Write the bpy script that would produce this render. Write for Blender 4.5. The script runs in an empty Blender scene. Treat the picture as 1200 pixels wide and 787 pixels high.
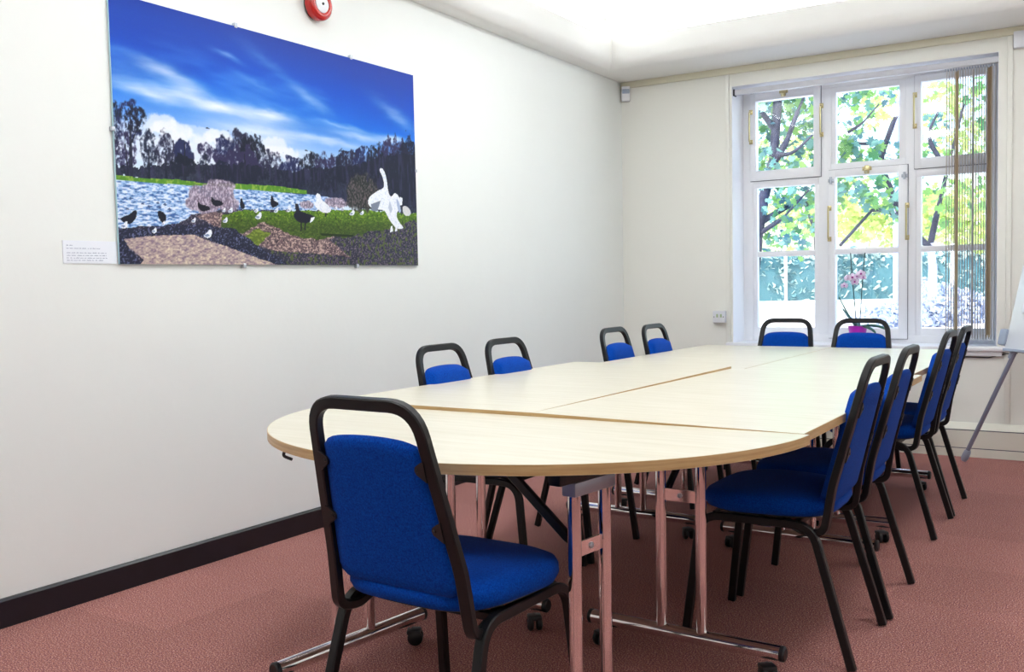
import bpy, bmesh, math, random
import numpy as np
from mathutils import Vector, Matrix
random.seed(7); RNG = np.random.default_rng(11)
SC = bpy.context.scene; COL = SC.collection
PI = math.pi
# ------------------------------------------------------------------ materials
def srgb(r, g, b):
    f = lambda c: (c/255/12.92) if c/255 <= .04045 else ((c/255+.055)/1.055)**2.4
    return (f(r), f(g), f(b), 1)
def mat(name, col, rough=.5, metal=0, spec=.5, bump=None, noise=None, coat=0, sheen=0, emit=None, estr=0):
    m = bpy.data.materials.new(name); m.use_nodes = True
    nt = m.node_tree; p = nt.nodes['Principled BSDF']
    p.inputs['Base Color'].default_value = col; p.inputs['Roughness'].default_value = rough
    p.inputs['Metallic'].default_value = metal; p.inputs['Specular IOR Level'].default_value = spec
    p.inputs['Coat Weight'].default_value = coat; p.inputs['Sheen Weight'].default_value = sheen
    if emit: p.inputs['Emission Color'].default_value = emit; p.inputs['Emission Strength'].default_value = estr
    tc = nt.nodes.new('ShaderNodeTexCoord')
    if noise:                                   # (scale, second colour, low, high)
        n = nt.nodes.new('ShaderNodeTexNoise'); n.inputs['Scale'].default_value = noise[0]; n.inputs['Detail'].default_value = 4
        nt.links.new(tc.outputs['Object'], n.inputs['Vector'])
        r = nt.nodes.new('ShaderNodeValToRGB'); r.color_ramp.elements[0].color = col; r.color_ramp.elements[1].color = noise[1]
        r.color_ramp.elements[0].position = noise[2]; r.color_ramp.elements[1].position = noise[3]
        nt.links.new(n.outputs['Fac'], r.inputs['Fac']); nt.links.new(r.outputs['Color'], p.inputs['Base Color'])
    if bump:                                    # (scale, strength, distance)
        n = nt.nodes.new('ShaderNodeTexNoise'); n.inputs['Scale'].default_value = bump[0]; n.inputs['Detail'].default_value = 3
        nt.links.new(tc.outputs['Object'], n.inputs['Vector'])
        b = nt.nodes.new('ShaderNodeBump'); b.inputs['Strength'].default_value = bump[1]; b.inputs['Distance'].default_value = bump[2]
        nt.links.new(n.outputs['Fac'], b.inputs['Height']); nt.links.new(b.outputs['Normal'], p.inputs['Normal'])
    return m
M = {}
M['wall'] = mat('wall_paint', srgb(238, 241, 238), .65, spec=.3, bump=(14, .12, .01), noise=(1.3, srgb(241, 244, 241), .3, .7))
M['wallw'] = mat('window_wall_paint', srgb(240, 240, 233), .6, spec=.3, bump=(30, .05, .004))
M['trimcream'] = mat('cream_gloss_trim', srgb(226, 222, 200), .4)
M['ceil'] = mat('ceiling_paint', srgb(243, 243, 240), .8, spec=.2)
M['trunking'] = mat('cream_trunking', srgb(236, 234, 222), .35)
M['blackboard'] = mat('black_skirting', srgb(16, 18, 26), .32, noise=(9, srgb(22, 24, 34), .4, .7))
M['winpaint'] = mat('white_gloss_paint', srgb(246, 247, 251), .35, bump=(25, .06, .003))
M['joint_grooveshade'] = mat('dark_gap_groove_shade', srgb(95, 95, 105), .8)  # dark sash joints, and painted shade for the trunking grooves
M['brass'] = mat('brass', srgb(196, 182, 138), .3, metal=.85)
M['steelgrey'] = mat('dull_steel', srgb(190, 195, 205), .35, metal=.9)
M['chrome'] = mat('chrome', srgb(232, 228, 228), .07, metal=1)
M['blackframe'] = mat('black_powder_coat', srgb(11, 12, 14), .38, spec=.4, bump=(220, .1, .001))
M['bluefab'] = mat('blue_fabric', srgb(0, 52, 140), .9, spec=.1, sheen=.03, bump=(420, .5, .0012), noise=(260, srgb(0, 78, 182), .35, .7))
M['blackplastic'] = mat('black_plastic', srgb(20, 21, 24), .42)
M['bracket'] = mat('black_bracket', srgb(20, 20, 22), .45)
M['greymetal'] = mat('grey_plate', srgb(165, 170, 182), .35, metal=.5)
M['whiteplastic'] = mat('white_plastic', srgb(228, 230, 236), .35)
M['greyplastic'] = mat('grey_plastic', srgb(160, 172, 192), .45)
M['greytube'] = mat('grey_tube', srgb(135, 138, 158), .4, metal=.2)
M['board'] = mat('whiteboard', srgb(238, 243, 248), .2)
M['paper'] = mat('paper', srgb(240, 244, 252), .7)
M['ink'] = mat('ink', srgb(150, 155, 180), .8)
M['red'] = mat('red_plastic', srgb(190, 18, 12), .22, coat=.4)
M['pot'] = mat('magenta_pot', srgb(180, 40, 180), .35)
M['potin'] = mat('purple_liner', srgb(120, 0, 120), .4)
M['orleaf'] = mat('orchid_leaf', srgb(70, 120, 105), .35)
M['orstem'] = mat('orchid_stem', srgb(45, 70, 70), .5)
M['orflower'] = mat('orchid_flower', srgb(242, 222, 248), .6)
M['orlip'] = mat('orchid_lip', srgb(170, 40, 160), .6)
M['rail'] = mat('blind_rail', srgb(205, 206, 214), .4)
M['green'] = mat('socket_green', srgb(170, 190, 150), .4)
M['asphalt'] = mat('pale_drive', srgb(226, 226, 226), .9, noise=(3, srgb(238, 236, 236), .3, .7))
M['lawn'] = mat('gravel_bed', srgb(210, 190, 186), .95, noise=(6, srgb(236, 226, 224), .35, .65))
M['bark'] = mat('bark', srgb(38, 40, 58), .85, bump=(30, .6, .02), noise=(12, srgb(58, 60, 84), .35, .7))
M['palebark'] = mat('pale_bark', srgb(205, 205, 225), .8, noise=(12, srgb(160, 165, 190), .4, .8))
M['pole'] = mat('white_pole', srgb(236, 238, 244), .4)
M['lavpole'] = mat('lavender_pole', srgb(165, 172, 225), .5)
def leafmat(name, c1, c2, tr=.45):
    m = bpy.data.materials.new(name); m.use_nodes = True; nt = m.node_tree; nt.nodes.clear()
    out = nt.nodes.new('ShaderNodeOutputMaterial'); mix = nt.nodes.new('ShaderNodeMixShader'); mix.inputs[0].default_value = tr
    d = nt.nodes.new('ShaderNodeBsdfPrincipled'); d.inputs['Roughness'].default_value = .45
    t = nt.nodes.new('ShaderNodeBsdfTranslucent')
    geo = nt.nodes.new('ShaderNodeNewGeometry'); r = nt.nodes.new('ShaderNodeValToRGB')
    r.color_ramp.elements[0].color = c1; r.color_ramp.elements[1].color = c2
    nt.links.new(geo.outputs['Random Per Island'], r.inputs['Fac'])
    nt.links.new(r.outputs['Color'], d.inputs['Base Color']); nt.links.new(r.outputs['Color'], t.inputs['Color'])
    nt.links.new(d.outputs[0], mix.inputs[1]); nt.links.new(t.outputs[0], mix.inputs[2]); nt.links.new(mix.outputs[0], out.inputs[0])
    return m
M['leaf'] = leafmat('maple_leaf', srgb(70, 128, 92), srgb(158, 204, 104))
M['slat'] = leafmat('blind_slat', srgb(232, 214, 184), srgb(240, 226, 200), .45)
M['slatpale'] = leafmat('pale_blind_slat', srgb(222, 214, 208), srgb(236, 230, 226), .5)
M['leafy'] = leafmat('yellow_green_leaf', srgb(168, 196, 112), srgb(218, 224, 150), .5)
M['leafteal'] = leafmat('teal_leaf', srgb(62, 108, 130), srgb(128, 178, 164))
M['hedge'] = leafmat('hedge_leaf', srgb(70, 120, 130), srgb(222, 236, 228), .3)
M['hedgecore'] = mat('hedge_core', srgb(66, 108, 118), .9)
M['greyleaf'] = leafmat('grey_shrub_leaf', srgb(150, 165, 195), srgb(236, 240, 248), .2)
M['greycore'] = mat('shrub_core', srgb(130, 145, 175), .9)
# carpet
def carpet():
    m = bpy.data.materials.new('carpet_tiles'); m.use_nodes = True; nt = m.node_tree; p = nt.nodes['Principled BSDF']
    p.inputs['Roughness'].default_value = .95; p.inputs['Specular IOR Level'].default_value = .1
    L = nt.links.new; N = nt.nodes.new
    tc = N('ShaderNodeTexCoord')
    n1 = N('ShaderNodeTexNoise'); n1.inputs['Scale'].default_value = 230; n1.inputs['Detail'].default_value = 2; n1.inputs['Roughness'].default_value = .7
    L(tc.outputs['Object'], n1.inputs['Vector'])
    r = N('ShaderNodeValToRGB'); e = r.color_ramp.elements
    cols = [(0.33, srgb(58, 42, 76)), (0.43, srgb(132, 82, 90)), (0.5, srgb(162, 108, 102)), (0.57, srgb(180, 124, 104)), (0.66, srgb(240, 196, 184))]
    e[0].position, e[0].color = cols[0]; e[1].position, e[1].color = cols[-1]
    for q, c in cols[1:-1]:
        k = e.new(q); k.color = c
    L(n1.outputs['Fac'], r.inputs['Fac'])
    # tiles 0.5 m, each a hair lighter or darker
    sc = N('ShaderNodeVectorMath'); sc.operation = 'SCALE'; sc.inputs['Scale'].default_value = 2.0
    fl = N('ShaderNodeVectorMath'); fl.operation = 'FLOOR'; wn = N('ShaderNodeTexWhiteNoise')
    L(tc.outputs['Object'], sc.inputs[0]); L(sc.outputs[0], fl.inputs[0]); L(fl.outputs[0], wn.inputs['Vector'])
    mr = N('ShaderNodeMapRange'); mr.inputs['To Min'].default_value = .92; mr.inputs['To Max'].default_value = 1.06
    L(wn.outputs['Value'], mr.inputs['Value'])
    big = N('ShaderNodeTexNoise'); big.inputs['Scale'].default_value = 1.6; big.inputs['Detail'].default_value = 3
    L(tc.outputs['Object'], big.inputs['Vector'])
    mb = N('ShaderNodeMapRange'); mb.inputs['To Min'].default_value = .88; mb.inputs['To Max'].default_value = 1.12; L(big.outputs['Fac'], mb.inputs['Value'])
    mm = N('ShaderNodeMath'); mm.operation = 'MULTIPLY'; L(mr.outputs[0], mm.inputs[0]); L(mb.outputs[0], mm.inputs[1])
    vm = N('ShaderNodeVectorMath'); vm.operation = 'SCALE'; L(r.outputs['Color'], vm.inputs[0]); L(mm.outputs[0], vm.inputs['Scale'])
    L(vm.outputs[0], p.inputs['Base Color'])
    b = N('ShaderNodeBump'); b.inputs['Strength'].default_value = .15; b.inputs['Distance'].default_value = .001
    L(n1.outputs['Fac'], b.inputs['Height']); L(b.outputs['Normal'], p.inputs['Normal'])
    return m
M['carpet'] = carpet()
def wood(name, c1, c2, rough, scl=(1.2, 14, 14), coat=0):
    m = bpy.data.materials.new(name); m.use_nodes = True; nt = m.node_tree; p = nt.nodes['Principled BSDF']
    p.inputs['Roughness'].default_value = rough; p.inputs['Coat Weight'].default_value = coat; p.inputs['Coat Roughness'].default_value = .2
    L = nt.links.new; N = nt.nodes.new
    tc = N('ShaderNodeTexCoord'); mp = N('ShaderNodeMapping'); mp.inputs['Scale'].default_value = scl
    n = N('ShaderNodeTexNoise'); n.inputs['Scale'].default_value = 3; n.inputs['Detail'].default_value = 6; n.inputs['Roughness'].default_value = .6
    L(tc.outputs['Object'], mp.inputs['Vector']); L(mp.outputs[0], n.inputs['Vector'])
    r = N('ShaderNodeValToRGB'); r.color_ramp.elements[0].position = .35; r.color_ramp.elements[1].position = .65
    r.color_ramp.elements[0].color = c1; r.color_ramp.elements[1].color = c2
    L(n.outputs['Fac'], r.inputs['Fac']); L(r.outputs['Color'], p.inputs['Base Color'])
    return m
M['maple'] = wood('maple_laminate', srgb(213, 206, 184), srgb(224, 218, 200), .3, coat=.15)
M['edge'] = wood('beech_edge', srgb(180, 144, 94), srgb(204, 172, 122), .4, scl=(2, 2, 40))
def glass():
    m = bpy.data.materials.new('window_glass'); m.use_nodes = True; nt = m.node_tree; nt.nodes.clear()
    out = nt.nodes.new('ShaderNodeOutputMaterial'); mix = nt.nodes.new('ShaderNodeMixShader'); mix.inputs[0].default_value = .06
    t = nt.nodes.new('ShaderNodeBsdfTransparent'); t.inputs[0].default_value = (.95, .98, .98, 1)
    g = nt.nodes.new('ShaderNodeBsdfGlossy'); g.inputs['Roughness'].default_value = .03
    nt.links.new(t.outputs[0], mix.inputs[1]); nt.links.new(g.outputs[0], mix.inputs[2]); nt.links.new(mix.outputs[0], out.inputs[0])
    return m
M['glass'] = glass()
M['lamp'] = mat('lamp_diffuser', srgb(250, 250, 250), .6, emit=(.935, .975, 1, 1), estr=14)
M['tube'] = mat('added_cove_glow', srgb(250, 250, 250), .6, emit=(.96, .985, 1, 1), estr=14)  # glow of the added, unseen ledge strips
def attrmat(name, rough):
    m = bpy.data.materials.new(name); m.use_nodes = True; nt = m.node_tree; p = nt.nodes['Principled BSDF']
    a = nt.nodes.new('ShaderNodeAttribute'); a.attribute_name = 'ink'
    nt.links.new(a.outputs['Color'], p.inputs['Base Color']); p.inputs['Roughness'].default_value = rough; p.inputs['Specular IOR Level'].default_value = .25
    return m
M['print'] = attrmat('photo_print', .45)
# ------------------------------------------------------------------ mesh helpers
class MB:
    def __init__(s): s.v = []; s.f = []
    def add(s, vs, fs, mx=None):
        o = len(s.v)
        for p in vs:
            p = Vector(p); s.v.append(tuple(mx @ p) if mx is not None else tuple(p))
        s.f += [tuple(i+o for i in f) for f in fs]; return s
    def box(s, x0, x1, y0, y1, z0, z1, b=0, mx=None):
        if b <= 0:
            v = [(x, y, z) for x in (x0, x1) for y in (y0, y1) for z in (z0, z1)]
            return s.add(v, [(0, 1, 3, 2), (4, 6, 7, 5), (0, 4, 5, 1), (2, 3, 7, 6), (0, 2, 6, 4), (1, 5, 7, 3)], mx)
        bm = bmesh.new(); bmesh.ops.create_cube(bm, size=1)
        for w in bm.verts: w.co = ((x0+x1)/2+w.co.x*(x1-x0), (y0+y1)/2+w.co.y*(y1-y0), (z0+z1)/2+w.co.z*(z1-z0))
        bmesh.ops.bevel(bm, geom=bm.edges[:], offset=b, segments=2, profile=.5, affect='EDGES')
        bm.verts.index_update()
        s.add([w.co.copy() for w in bm.verts], [[w.index for w in f.verts] for f in bm.faces], mx); bm.free(); return s
    def sweep(s, pts, prof, ref=(0, 0, 1), closed=False, cap=True, scale=None):
        P = [Vector(p) for p in pts]; n = len(P); T = []
        for i in range(n):
            if closed: t = (P[(i+1) % n]-P[i-1])
            else: t = (P[min(i+1, n-1)]-P[max(i-1, 0)])
            T.append(t.normalized())
        r = Vector(ref); r = (r-T[0]*r.dot(T[0]))
        if r.length < 1e-4: r = Vector((1, 0, 0)) - T[0]*T[0].x
        r.normalize(); R = [r]
        for i in range(1, n):                        # double reflection
            v1 = P[i]-P[i-1]; c1 = v1.dot(v1); rl = R[-1]-v1*(2/c1*v1.dot(R[-1])); tl = T[i-1]-v1*(2/c1*v1.dot(T[i-1]))
            v2 = T[i]-tl; c2 = v2.dot(v2); R.append((rl-v2*(2/c2*v2.dot(rl))) if c2 > 1e-12 else rl)
        k = len(prof); vs = []
        for i in range(n):
            B = T[i].cross(R[i]); q = scale[i] if scale else 1
            for a, b in prof: vs.append(P[i]+R[i]*a*q+B*b*q)
        fs = []
        for i in range(n if closed else n-1):
            j = (i+1) % n
            for a in range(k): fs.append((i*k+a, i*k+(a+1) % k, j*k+(a+1) % k, j*k+a))
        if cap and not closed: fs += [tuple(range(k-1, -1, -1)), tuple(range((n-1)*k, n*k))]
        return s.add(vs, fs)
    def tube(s, pts, r, seg=14, scale=None, ref=(0, 0, 1)):
        return s.sweep(pts, [(r*math.cos(2*PI*i/seg), r*math.sin(2*PI*i/seg)) for i in range(seg)], ref, scale=scale)
    def lathe(s, prof, seg=32, mx=None):             # prof (r, z)
        vs = [(r*math.cos(2*PI*i/seg), r*math.sin(2*PI*i/seg), z) for r, z in prof for i in range(seg)]
        fs = [(j*seg+i, j*seg+(i+1) % seg, (j+1)*seg+(i+1) % seg, (j+1)*seg+i) for j in range(len(prof)-1) for i in range(seg)]
        fs += [tuple(range(seg-1, -1, -1)), tuple(range((len(prof)-1)*seg, len(prof)*seg))]
        return s.add(vs, fs, mx)
    def extrude(s, outline, z0, z1, b=0):            # outline (x, y) counter-clockwise
        n = len(outline)
        if b:
            cx = sum(p[0] for p in outline)/n; cy = sum(p[1] for p in outline)/n
        vs = [(x, y, z0) for x, y in outline]+[(x, y, z1) for x, y in outline]
        fs = [tuple(range(n-1, -1, -1)), tuple(range(n, 2*n))]+[(i, (i+1) % n, n+(i+1) % n, n+i) for i in range(n)]
        return s.add(vs, fs)
    def build(s, name, m, parent=None, smooth=True, angle=40):
        me = bpy.data.meshes.new(name); me.from_pydata([tuple(v) for v in s.v], [], s.f); me.validate()
        bm = bmesh.new(); bm.from_mesh(me); bmesh.ops.recalc_face_normals(bm, faces=bm.faces[:]); bm.to_mesh(me); bm.free()
        if smooth:
            me.shade_smooth()
            me.set_sharp_from_angle(angle=math.radians(angle))
        me.materials.append(m if not isinstance(m, str) else M[m])
        o = bpy.data.objects.new(name, me); COL.objects.link(o)
        if parent: o.parent = parent
        return o
def rect_prof(w, h, b):
    x, y = w/2, h/2
    return [(x, -y+b), (x, y-b), (x-b, y), (-x+b, y), (-x, y-b), (-x, -y+b), (-x+b, -y), (x-b, -y)]
def fillet(pts, rad, seg=7):                         # rad: one radius, or one per interior point
    P = [Vector(p) for p in pts]; out = [P[0]]
    for i in range(1, len(P)-1):
        r = rad[i-1] if isinstance(rad, (list, tuple)) else rad
        a = (P[i-1]-P[i]); b = (P[i+1]-P[i]); la, lb = a.length, b.length; a.normalize(); b.normalize()
        ang = a.angle(b); d = min(r/math.tan(ang/2), la*.49, lb*.49)
        p0, p1 = P[i]+a*d, P[i]+b*d
        for k in range(seg+1):
            t = k/seg; out.append(p0*(1-t)**2+P[i]*2*t*(1-t)+p1*t*t)
    out.append(P[-1]); res = [out[0]]
    for p in out[1:]:
        if (p-res[-1]).length > 1e-4: res.append(p)
    return res
def dense(pts, step):
    P = [Vector(p) for p in pts]; out = [P[0]]
    for a, b in zip(P, P[1:]):
        n = max(1, int((b-a).length/step))
        out += [a.lerp(b, (i+1)/n) for i in range(n)]
    return out
def empty(name, loc=(0, 0, 0), rz=0):
    o = bpy.data.objects.new(name, None); COL.objects.link(o); o.location = loc; o.rotation_euler = (0, 0, rz); o.empty_display_size = .1; return o
def tag(o, label=None, cat=None, group=None, kind=None):
    if label: o['label'] = label
    if cat: o['category'] = cat
    if group: o['group'] = group
    if kind: o['kind'] = kind
    return o
def struct(name, mb, m, **k): return tag(mb.build(name, m, **k), kind='structure')
def copy_tree(o, parent=None):
    c = o.copy(); COL.objects.link(c)
    if parent: c.parent = parent
    for ch in list(o.children): copy_tree(ch, c)
    return c
SKY, SUN, EXPO = .6, 4.5, 0.34
# ------------------------------------------------------------------ room
D = 6.612; RX = 4.9; BY = -2.2; HC = 2.632; HF = 2.84; HT = 3.02; WT = .36
WX0, WX1, WZ0, WZ1 = .857, 2.545, .695, 2.50
struct('floor', MB().box(-.2, RX+.2, BY-.2, D+WT, -.12, 0), 'carpet', smooth=False)
struct('wall_left', MB().box(-.25, 0, BY-.2, D+WT, 0, HT+.2), 'wall', smooth=False)
struct('wall_right', MB().box(RX, RX+.25, BY-.2, D+WT, 0, HT+.2), 'wall', smooth=False)
struct('wall_back', MB().box(0, RX, BY-.25, BY, 0, HT+.2), 'wall', smooth=False)
w = MB()
w.box(0, WX0, D, D+WT, 0, HT+.2); w.box(WX1, RX, D, D+WT, 0, HT+.2)
w.box(WX0, WX1, D, D+WT, 0, WZ0-.03); w.box(WX0, WX1, D, D+WT, WZ1, HT+.2)
struct('wall_window', w, 'wallw', smooth=False)
# ceiling: a dropped border with a rounded lip around a raised, lit field
OL, OW = .15, .46
c = MB()
c.box(0, RX, BY, D, HT, HT+.2)
def lip(x0, x1, y0, y1):
    # profile swept along each side: soffit, rounded nose, upright face
    R = .09; n = 8
    inner = [(x0, y0), (x1, y0), (x1, y1), (x0, y1)]; outer = [(0, BY), (RX, BY), (RX, D), (0, D)]
    rings = []
    sg = [(-1, -1), (1, -1), (1, 1), (-1, 1)]
    rings.append([(ox, oy, HC) for ox, oy in outer])
    for k in range(n+1):
        a = PI/2*k/n; off = R*(1-math.sin(a)); z = HC+R*(1-math.cos(a))
        rings.append([(ix+s[0]*off, iy+s[1]*off, z) for (ix, iy), s in zip(inner, sg)])
    rings.append([(ix, iy, HF) for ix, iy in inner])
    rings.append([(ix+s[0]*.10, iy+s[1]*.10, HF) for (ix, iy), s in zip(inner, sg)])
    rings.append([(ix+s[0]*.10, iy+s[1]*.10, HT) for (ix, iy), s in zip(inner, sg)])
    vs = [p for r in rings for p in r]; fs = []
    for j in range(len(rings)-1):
        for i in range(4): fs.append((j*4+i, j*4+(i+1) % 4, (j+1)*4+(i+1) % 4, (j+1)*4+i))
    me = MB().add(vs, fs); return me
c2 = lip(OL, RX-.5, BY+.5, D-OW)
c.add(c2.v, c2.f)
struct('ceiling', c, 'ceil', angle=35)
# frieze rail, battens, casing on the window wall
struct('trim_1', MB().box(0, RX, D-.022, D, 2.585, HC, .004), 'trimcream')
for i, x in enumerate((.826, 2.606)):
    struct('trim_%d' % (i+2), MB().box(x-.015, x+.015, D-.014, D, .22 if i else .22, 2.585, .003), 'wallw')
cs = MB(); cs.box(.842, .857, D-.006, D, .695, 2.4999); cs.box(.842, 2.59, D-.006, D, 2.50, 2.535); cs.box(2.545, 2.59, D-.006, D, .695, 2.4999)
struct('trim_4', cs, 'wallw', smooth=False)
# black skirting left, cream dado trunking along the window wall
struct('baseboard_left', MB().add([(0, BY, 0), (.016, BY, 0), (.016, BY, .09), (.008, BY, .098), (0, BY, .098), (0, D-.05, 0), (.016, D-.05, 0), (.016, D-.05, .09), (.008, D-.05, .098), (0, D-.05, .098)],
      [(0, 1, 6, 5), (1, 2, 7, 6), (2, 3, 8, 7), (3, 4, 9, 8), (4, 3, 2, 1, 0), (5, 6, 7, 8, 9)]), 'blackboard', smooth=False)
bb = MB(); pr = [(0, 0), (-.052, 0), (-.052, .052), (-.043, .053), (-.043, .057), (-.052, .058), (-.052, .166), (-.042, .167), (-.042, .171), (-.05, .173), (-.012, .212), (0, .212)]
n = len(pr); bb.add([(0, D+a, z) for a, z in pr]+[(RX, D+a, z) for a, z in pr], [(i, (i+1) % n, n+(i+1) % n, n+i) for i in range(n)]+[tuple(range(n)), tuple(range(2*n-1, n-1, -1))])
struct('baseboard_window', bb, 'trunking', smooth=False)
struct('trim_7', MB().box(0, RX, D-.0505, D-.0465, .0528, .0572), 'joint_grooveshade', smooth=False); struct('trim_8', MB().box(0, RX, D-.0505, D-.0465, .1665, .1715), 'joint_grooveshade', smooth=False)  # dark strips laid in the trunking grooves in place of their shadow
struct('baseboard_right', MB().box(RX-.016, RX, BY, D-.06, 0, .098, .003), 'blackboard')
# ceiling lights (their glow fills the raised field)
lights = [(1.3, 4.4, 'wall side, window end'), (3.0, 4.4, 'door side, window end'), (1.3, 2.4, 'wall side, middle of the room'), (3.0, 2.4, 'door side, middle of the room'), (1.3, .4, 'wall side, end away from the window'), (3.0, .4, 'door side, end away from the window')]
cl = empty('ceiling_light')
MB().box(-.33, .33, -.33, .33, -.03, 0, .004).build('frame', 'whiteplastic', cl)
MB().box(-.30, .30, -.30, .30, -.036, -.028).build('diffuser', 'lamp', cl, smooth=False)
for i, (x, y, lb) in enumerate(lights):
    q = cl if i == 0 else copy_tree(cl); q.location = (x, y, HT); tag(q, 'square ceiling light in the raised field, ' + lb.replace('door side', 'far from the picture'), 'ceiling light', 'ceiling lights in the raised field')
for i, (x0, x1, y0, y1, lb) in enumerate(((OL-.075, OL-.045, .4, D-OW-.1, 'left'), (RX-.455, RX-.425, .4, D-OW-.1, 'right'), (OL+.1, RX-.6, D-OW+.045, D-OW+.075, 'window'))):  # added strips, unseen from below, that brighten the raised field
    q = empty('added_cove_light', ((x0+x1)/2, (y0+y1)/2, HF)); tag(q, 'added cove strip light, unseen on the ceiling ledge along the %s wall' % lb, 'added cove light')
    hx, hy = (x1-x0)/2, (y1-y0)/2
    MB().box(-hx, hx, -hy, hy, 0, .012).build('tray', 'whiteplastic', q, smooth=False)
    MB().box(-hx*.8 if hx < .1 else -hx+.02, hx*.8 if hx < .1 else hx-.02, -hy*.8 if hy < .1 else -hy+.02, hy*.8 if hy < .1 else hy-.02, .0125, .030).build('tube', 'tube', q, smooth=False)
# ------------------------------------------------------------------ window
YG = 6.87
win = empty('window_1', ((WX0+WX1)/2, YG, WZ0)); tag(win, kind='structure')
ox, oz = (WX0+WX1)/2, WZ0
def wbox(mb, x0, x1, z0, z1, y0, y1, b=.003): return mb.box(x0-ox, x1-ox, y0-YG, y1-YG, z0-oz, z1-oz, b)
f = MB()
y0, y1 = YG-.025, YG+.035
PX = [(.9585, 1.3685), (1.516, 1.928), (2.067, 2.449)]
wbox(f, WX0, .93, WZ0, WZ1, y0, y1); wbox(f, 2.475, WX1, WZ0, WZ1, y0, y1)
wbox(f, .93, 2.475, 2.452, WZ1, y0, y1); wbox(f, .93, 2.475, WZ0, .745, y0, y1)
wbox(f, 1.40, 1.485, .745, 2.452, y0, y1); wbox(f, 1.97, 2.035, .745, 2.452, y0, y1)
wbox(f, .93, 1.40, 1.80, 1.868, y0, y1); wbox(f, 1.485, 1.97, 1.862, 1.93, y0, y1); wbox(f, 2.035, 2.475, 1.80, 1.868, y0, y1)
# fixed lights: surrounds and glazing bars
def light(mb, px, z0, z1, X0, X1, Z0, Z1, ya, yb, bars=()):
    wbox(mb, X0, px[0], Z0, Z1, ya, yb); wbox(mb, px[1], X1, Z0, Z1, ya, yb)
    wbox(mb, px[0]-.002, px[1]+.002, Z0, z0, ya, yb); wbox(mb, px[0]-.002, px[1]+.002, z1, Z1, ya, yb)
    for a, b in bars: wbox(mb, px[0]-.002, px[1]+.002, a, b, ya+.008, yb-.008)
light(f, PX[0], .794, 1.836, .93, 1.40, .73, 1.81, y0+.006, y1-.006, [(1.302, 1.341)])
light(f, PX[2], .794, 1.836, 2.035, 2.475, .73, 1.81, y0+.006, y1-.006, [(1.302, 1.341)])
light(f, PX[1], 1.92, 2.416, 1.485, 1.97, 1.91, 2.46, y0+.006, y1-.006)
f.build('frame', 'winpaint', win)
for px, z0, z1, X0, X1, Z0, Z1, bars in ((PX[0], 1.92, 2.416, .917, 1.416, 1.85, 2.472, []), (PX[2], 1.92, 2.416, 2.027, 2.472, 1.852, 2.46, []), (PX[1], .794, 1.836, 1.472, 1.984, .722, 1.885, [(1.302, 1.341)])):
    s = MB(); light(s, px, z0, z1, X0, X1, Z0, Z1, YG-.045, YG+.02, bars)
    so = s.build('sash', 'winpaint', win)
    g = MB(); t = .0035
    for a, b, c_, d_ in ((X0-t, X0, Z0-t, Z1+t), (X1, X1+t, Z0-t, Z1+t), (X0, X1, Z1, Z1+t), (X0, X1, Z0-t, Z0)): wbox(g, a, b, c_, d_, YG-.0275, YG-.0245, 0)
    g.build('gap', 'joint_grooveshade', so, smooth=False)
g = MB()
for px in PX:
    for z0, z1 in ((.79, 1.305), (1.338, 1.84), (1.915, 2.42)): wbox(g, px[0]-.005, px[1]+.005, z0, z1, YG+.004, YG+.008, 0)
g.build('glass', 'glass', win, smooth=False)
def handle(x, z0, z1):
    h = MB(); h.tube(fillet([(x-ox, -.045, z0-oz), (x-ox, -.085, z0-oz), (x-ox, -.085, z1-oz), (x-ox, -.045, z1-oz)], .012, 4), .0062, 8)
    h.box(x-ox-.013, x-ox+.013, -.052, -.044, z0-oz-.016, z0-oz+.016, .002); h.box(x-ox-.013, x-ox+.013, -.052, -.044, z1-oz-.014, z1-oz+.02, .002)
    h.build('sash_handle', 'brass', win)
for a in ((.925, 2.13, 2.34), (1.425, 2.135, 2.33), (1.478, 1.41, 1.62), (1.984, 1.40, 1.61), (2.03, 2.13, 2.33)): handle(*a)
for x, z in ((1.163, 2.455), (1.728, 1.868)):
    h = MB(); h.box(x-ox-.03, x-ox+.03, -.058, -.044, z-oz-.004, z-oz+.022, .003); h.box(x-ox-.016, x-ox+.016, -.066, -.05, z-oz-.028, z-oz+.03, .006)
    h.tube([(x-ox, -.062, z-oz-.02), (x-ox, -.085, z-oz-.006)], .008, 10); h.build('catch', 'brass', win)
for x, z in ((1.49, 1.812), (1.968, 1.81)):
    h = MB(); h.box(x-ox-.02, x-ox+.02, -.056, -.044, z-oz-.011, z-oz+.011, .003); h.tube([(x-ox, -.06, z-oz-.024), (x-ox, -.06, z-oz+.024)], .008, 10); h.build('bolt', 'steelgrey', win)
# white painted reveal lining and sill
rv = MB(); rv.box(WX0-.001, WX0+.004, D-.004, YG-.02, WZ0, WZ1); rv.box(WX1-.004, WX1+.001, D-.004, YG-.02, WZ0, WZ1); rv.box(WX0, WX1, D-.004, YG-.02, WZ1-.004, WZ1+.001)
struct('trim_5', rv, 'winpaint', smooth=False)
sl = MB(); sl.box(WX0-.04, WX1+.055, D-.05, D+.002, .665, .695, .008); sl.box(WX0, WX1, D-.01, YG-.02, .66, .695, 0); sl.box(WX0, WX1+.03, D-.03, D, .635, .667, .004)
struct('trim_6', sl, 'winpaint')
# black cable under the sill
tag(MB().tube(fillet([(2.34, D-.012, .628), (2.50, D-.012, .625), (2.60, D-.014, .652), (2.66, D-.012, .655)], .05, 4), .003, 6).build('cable', 'blackplastic'), 'thin black cable hanging under the right end of the window sill', 'cable')
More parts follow.
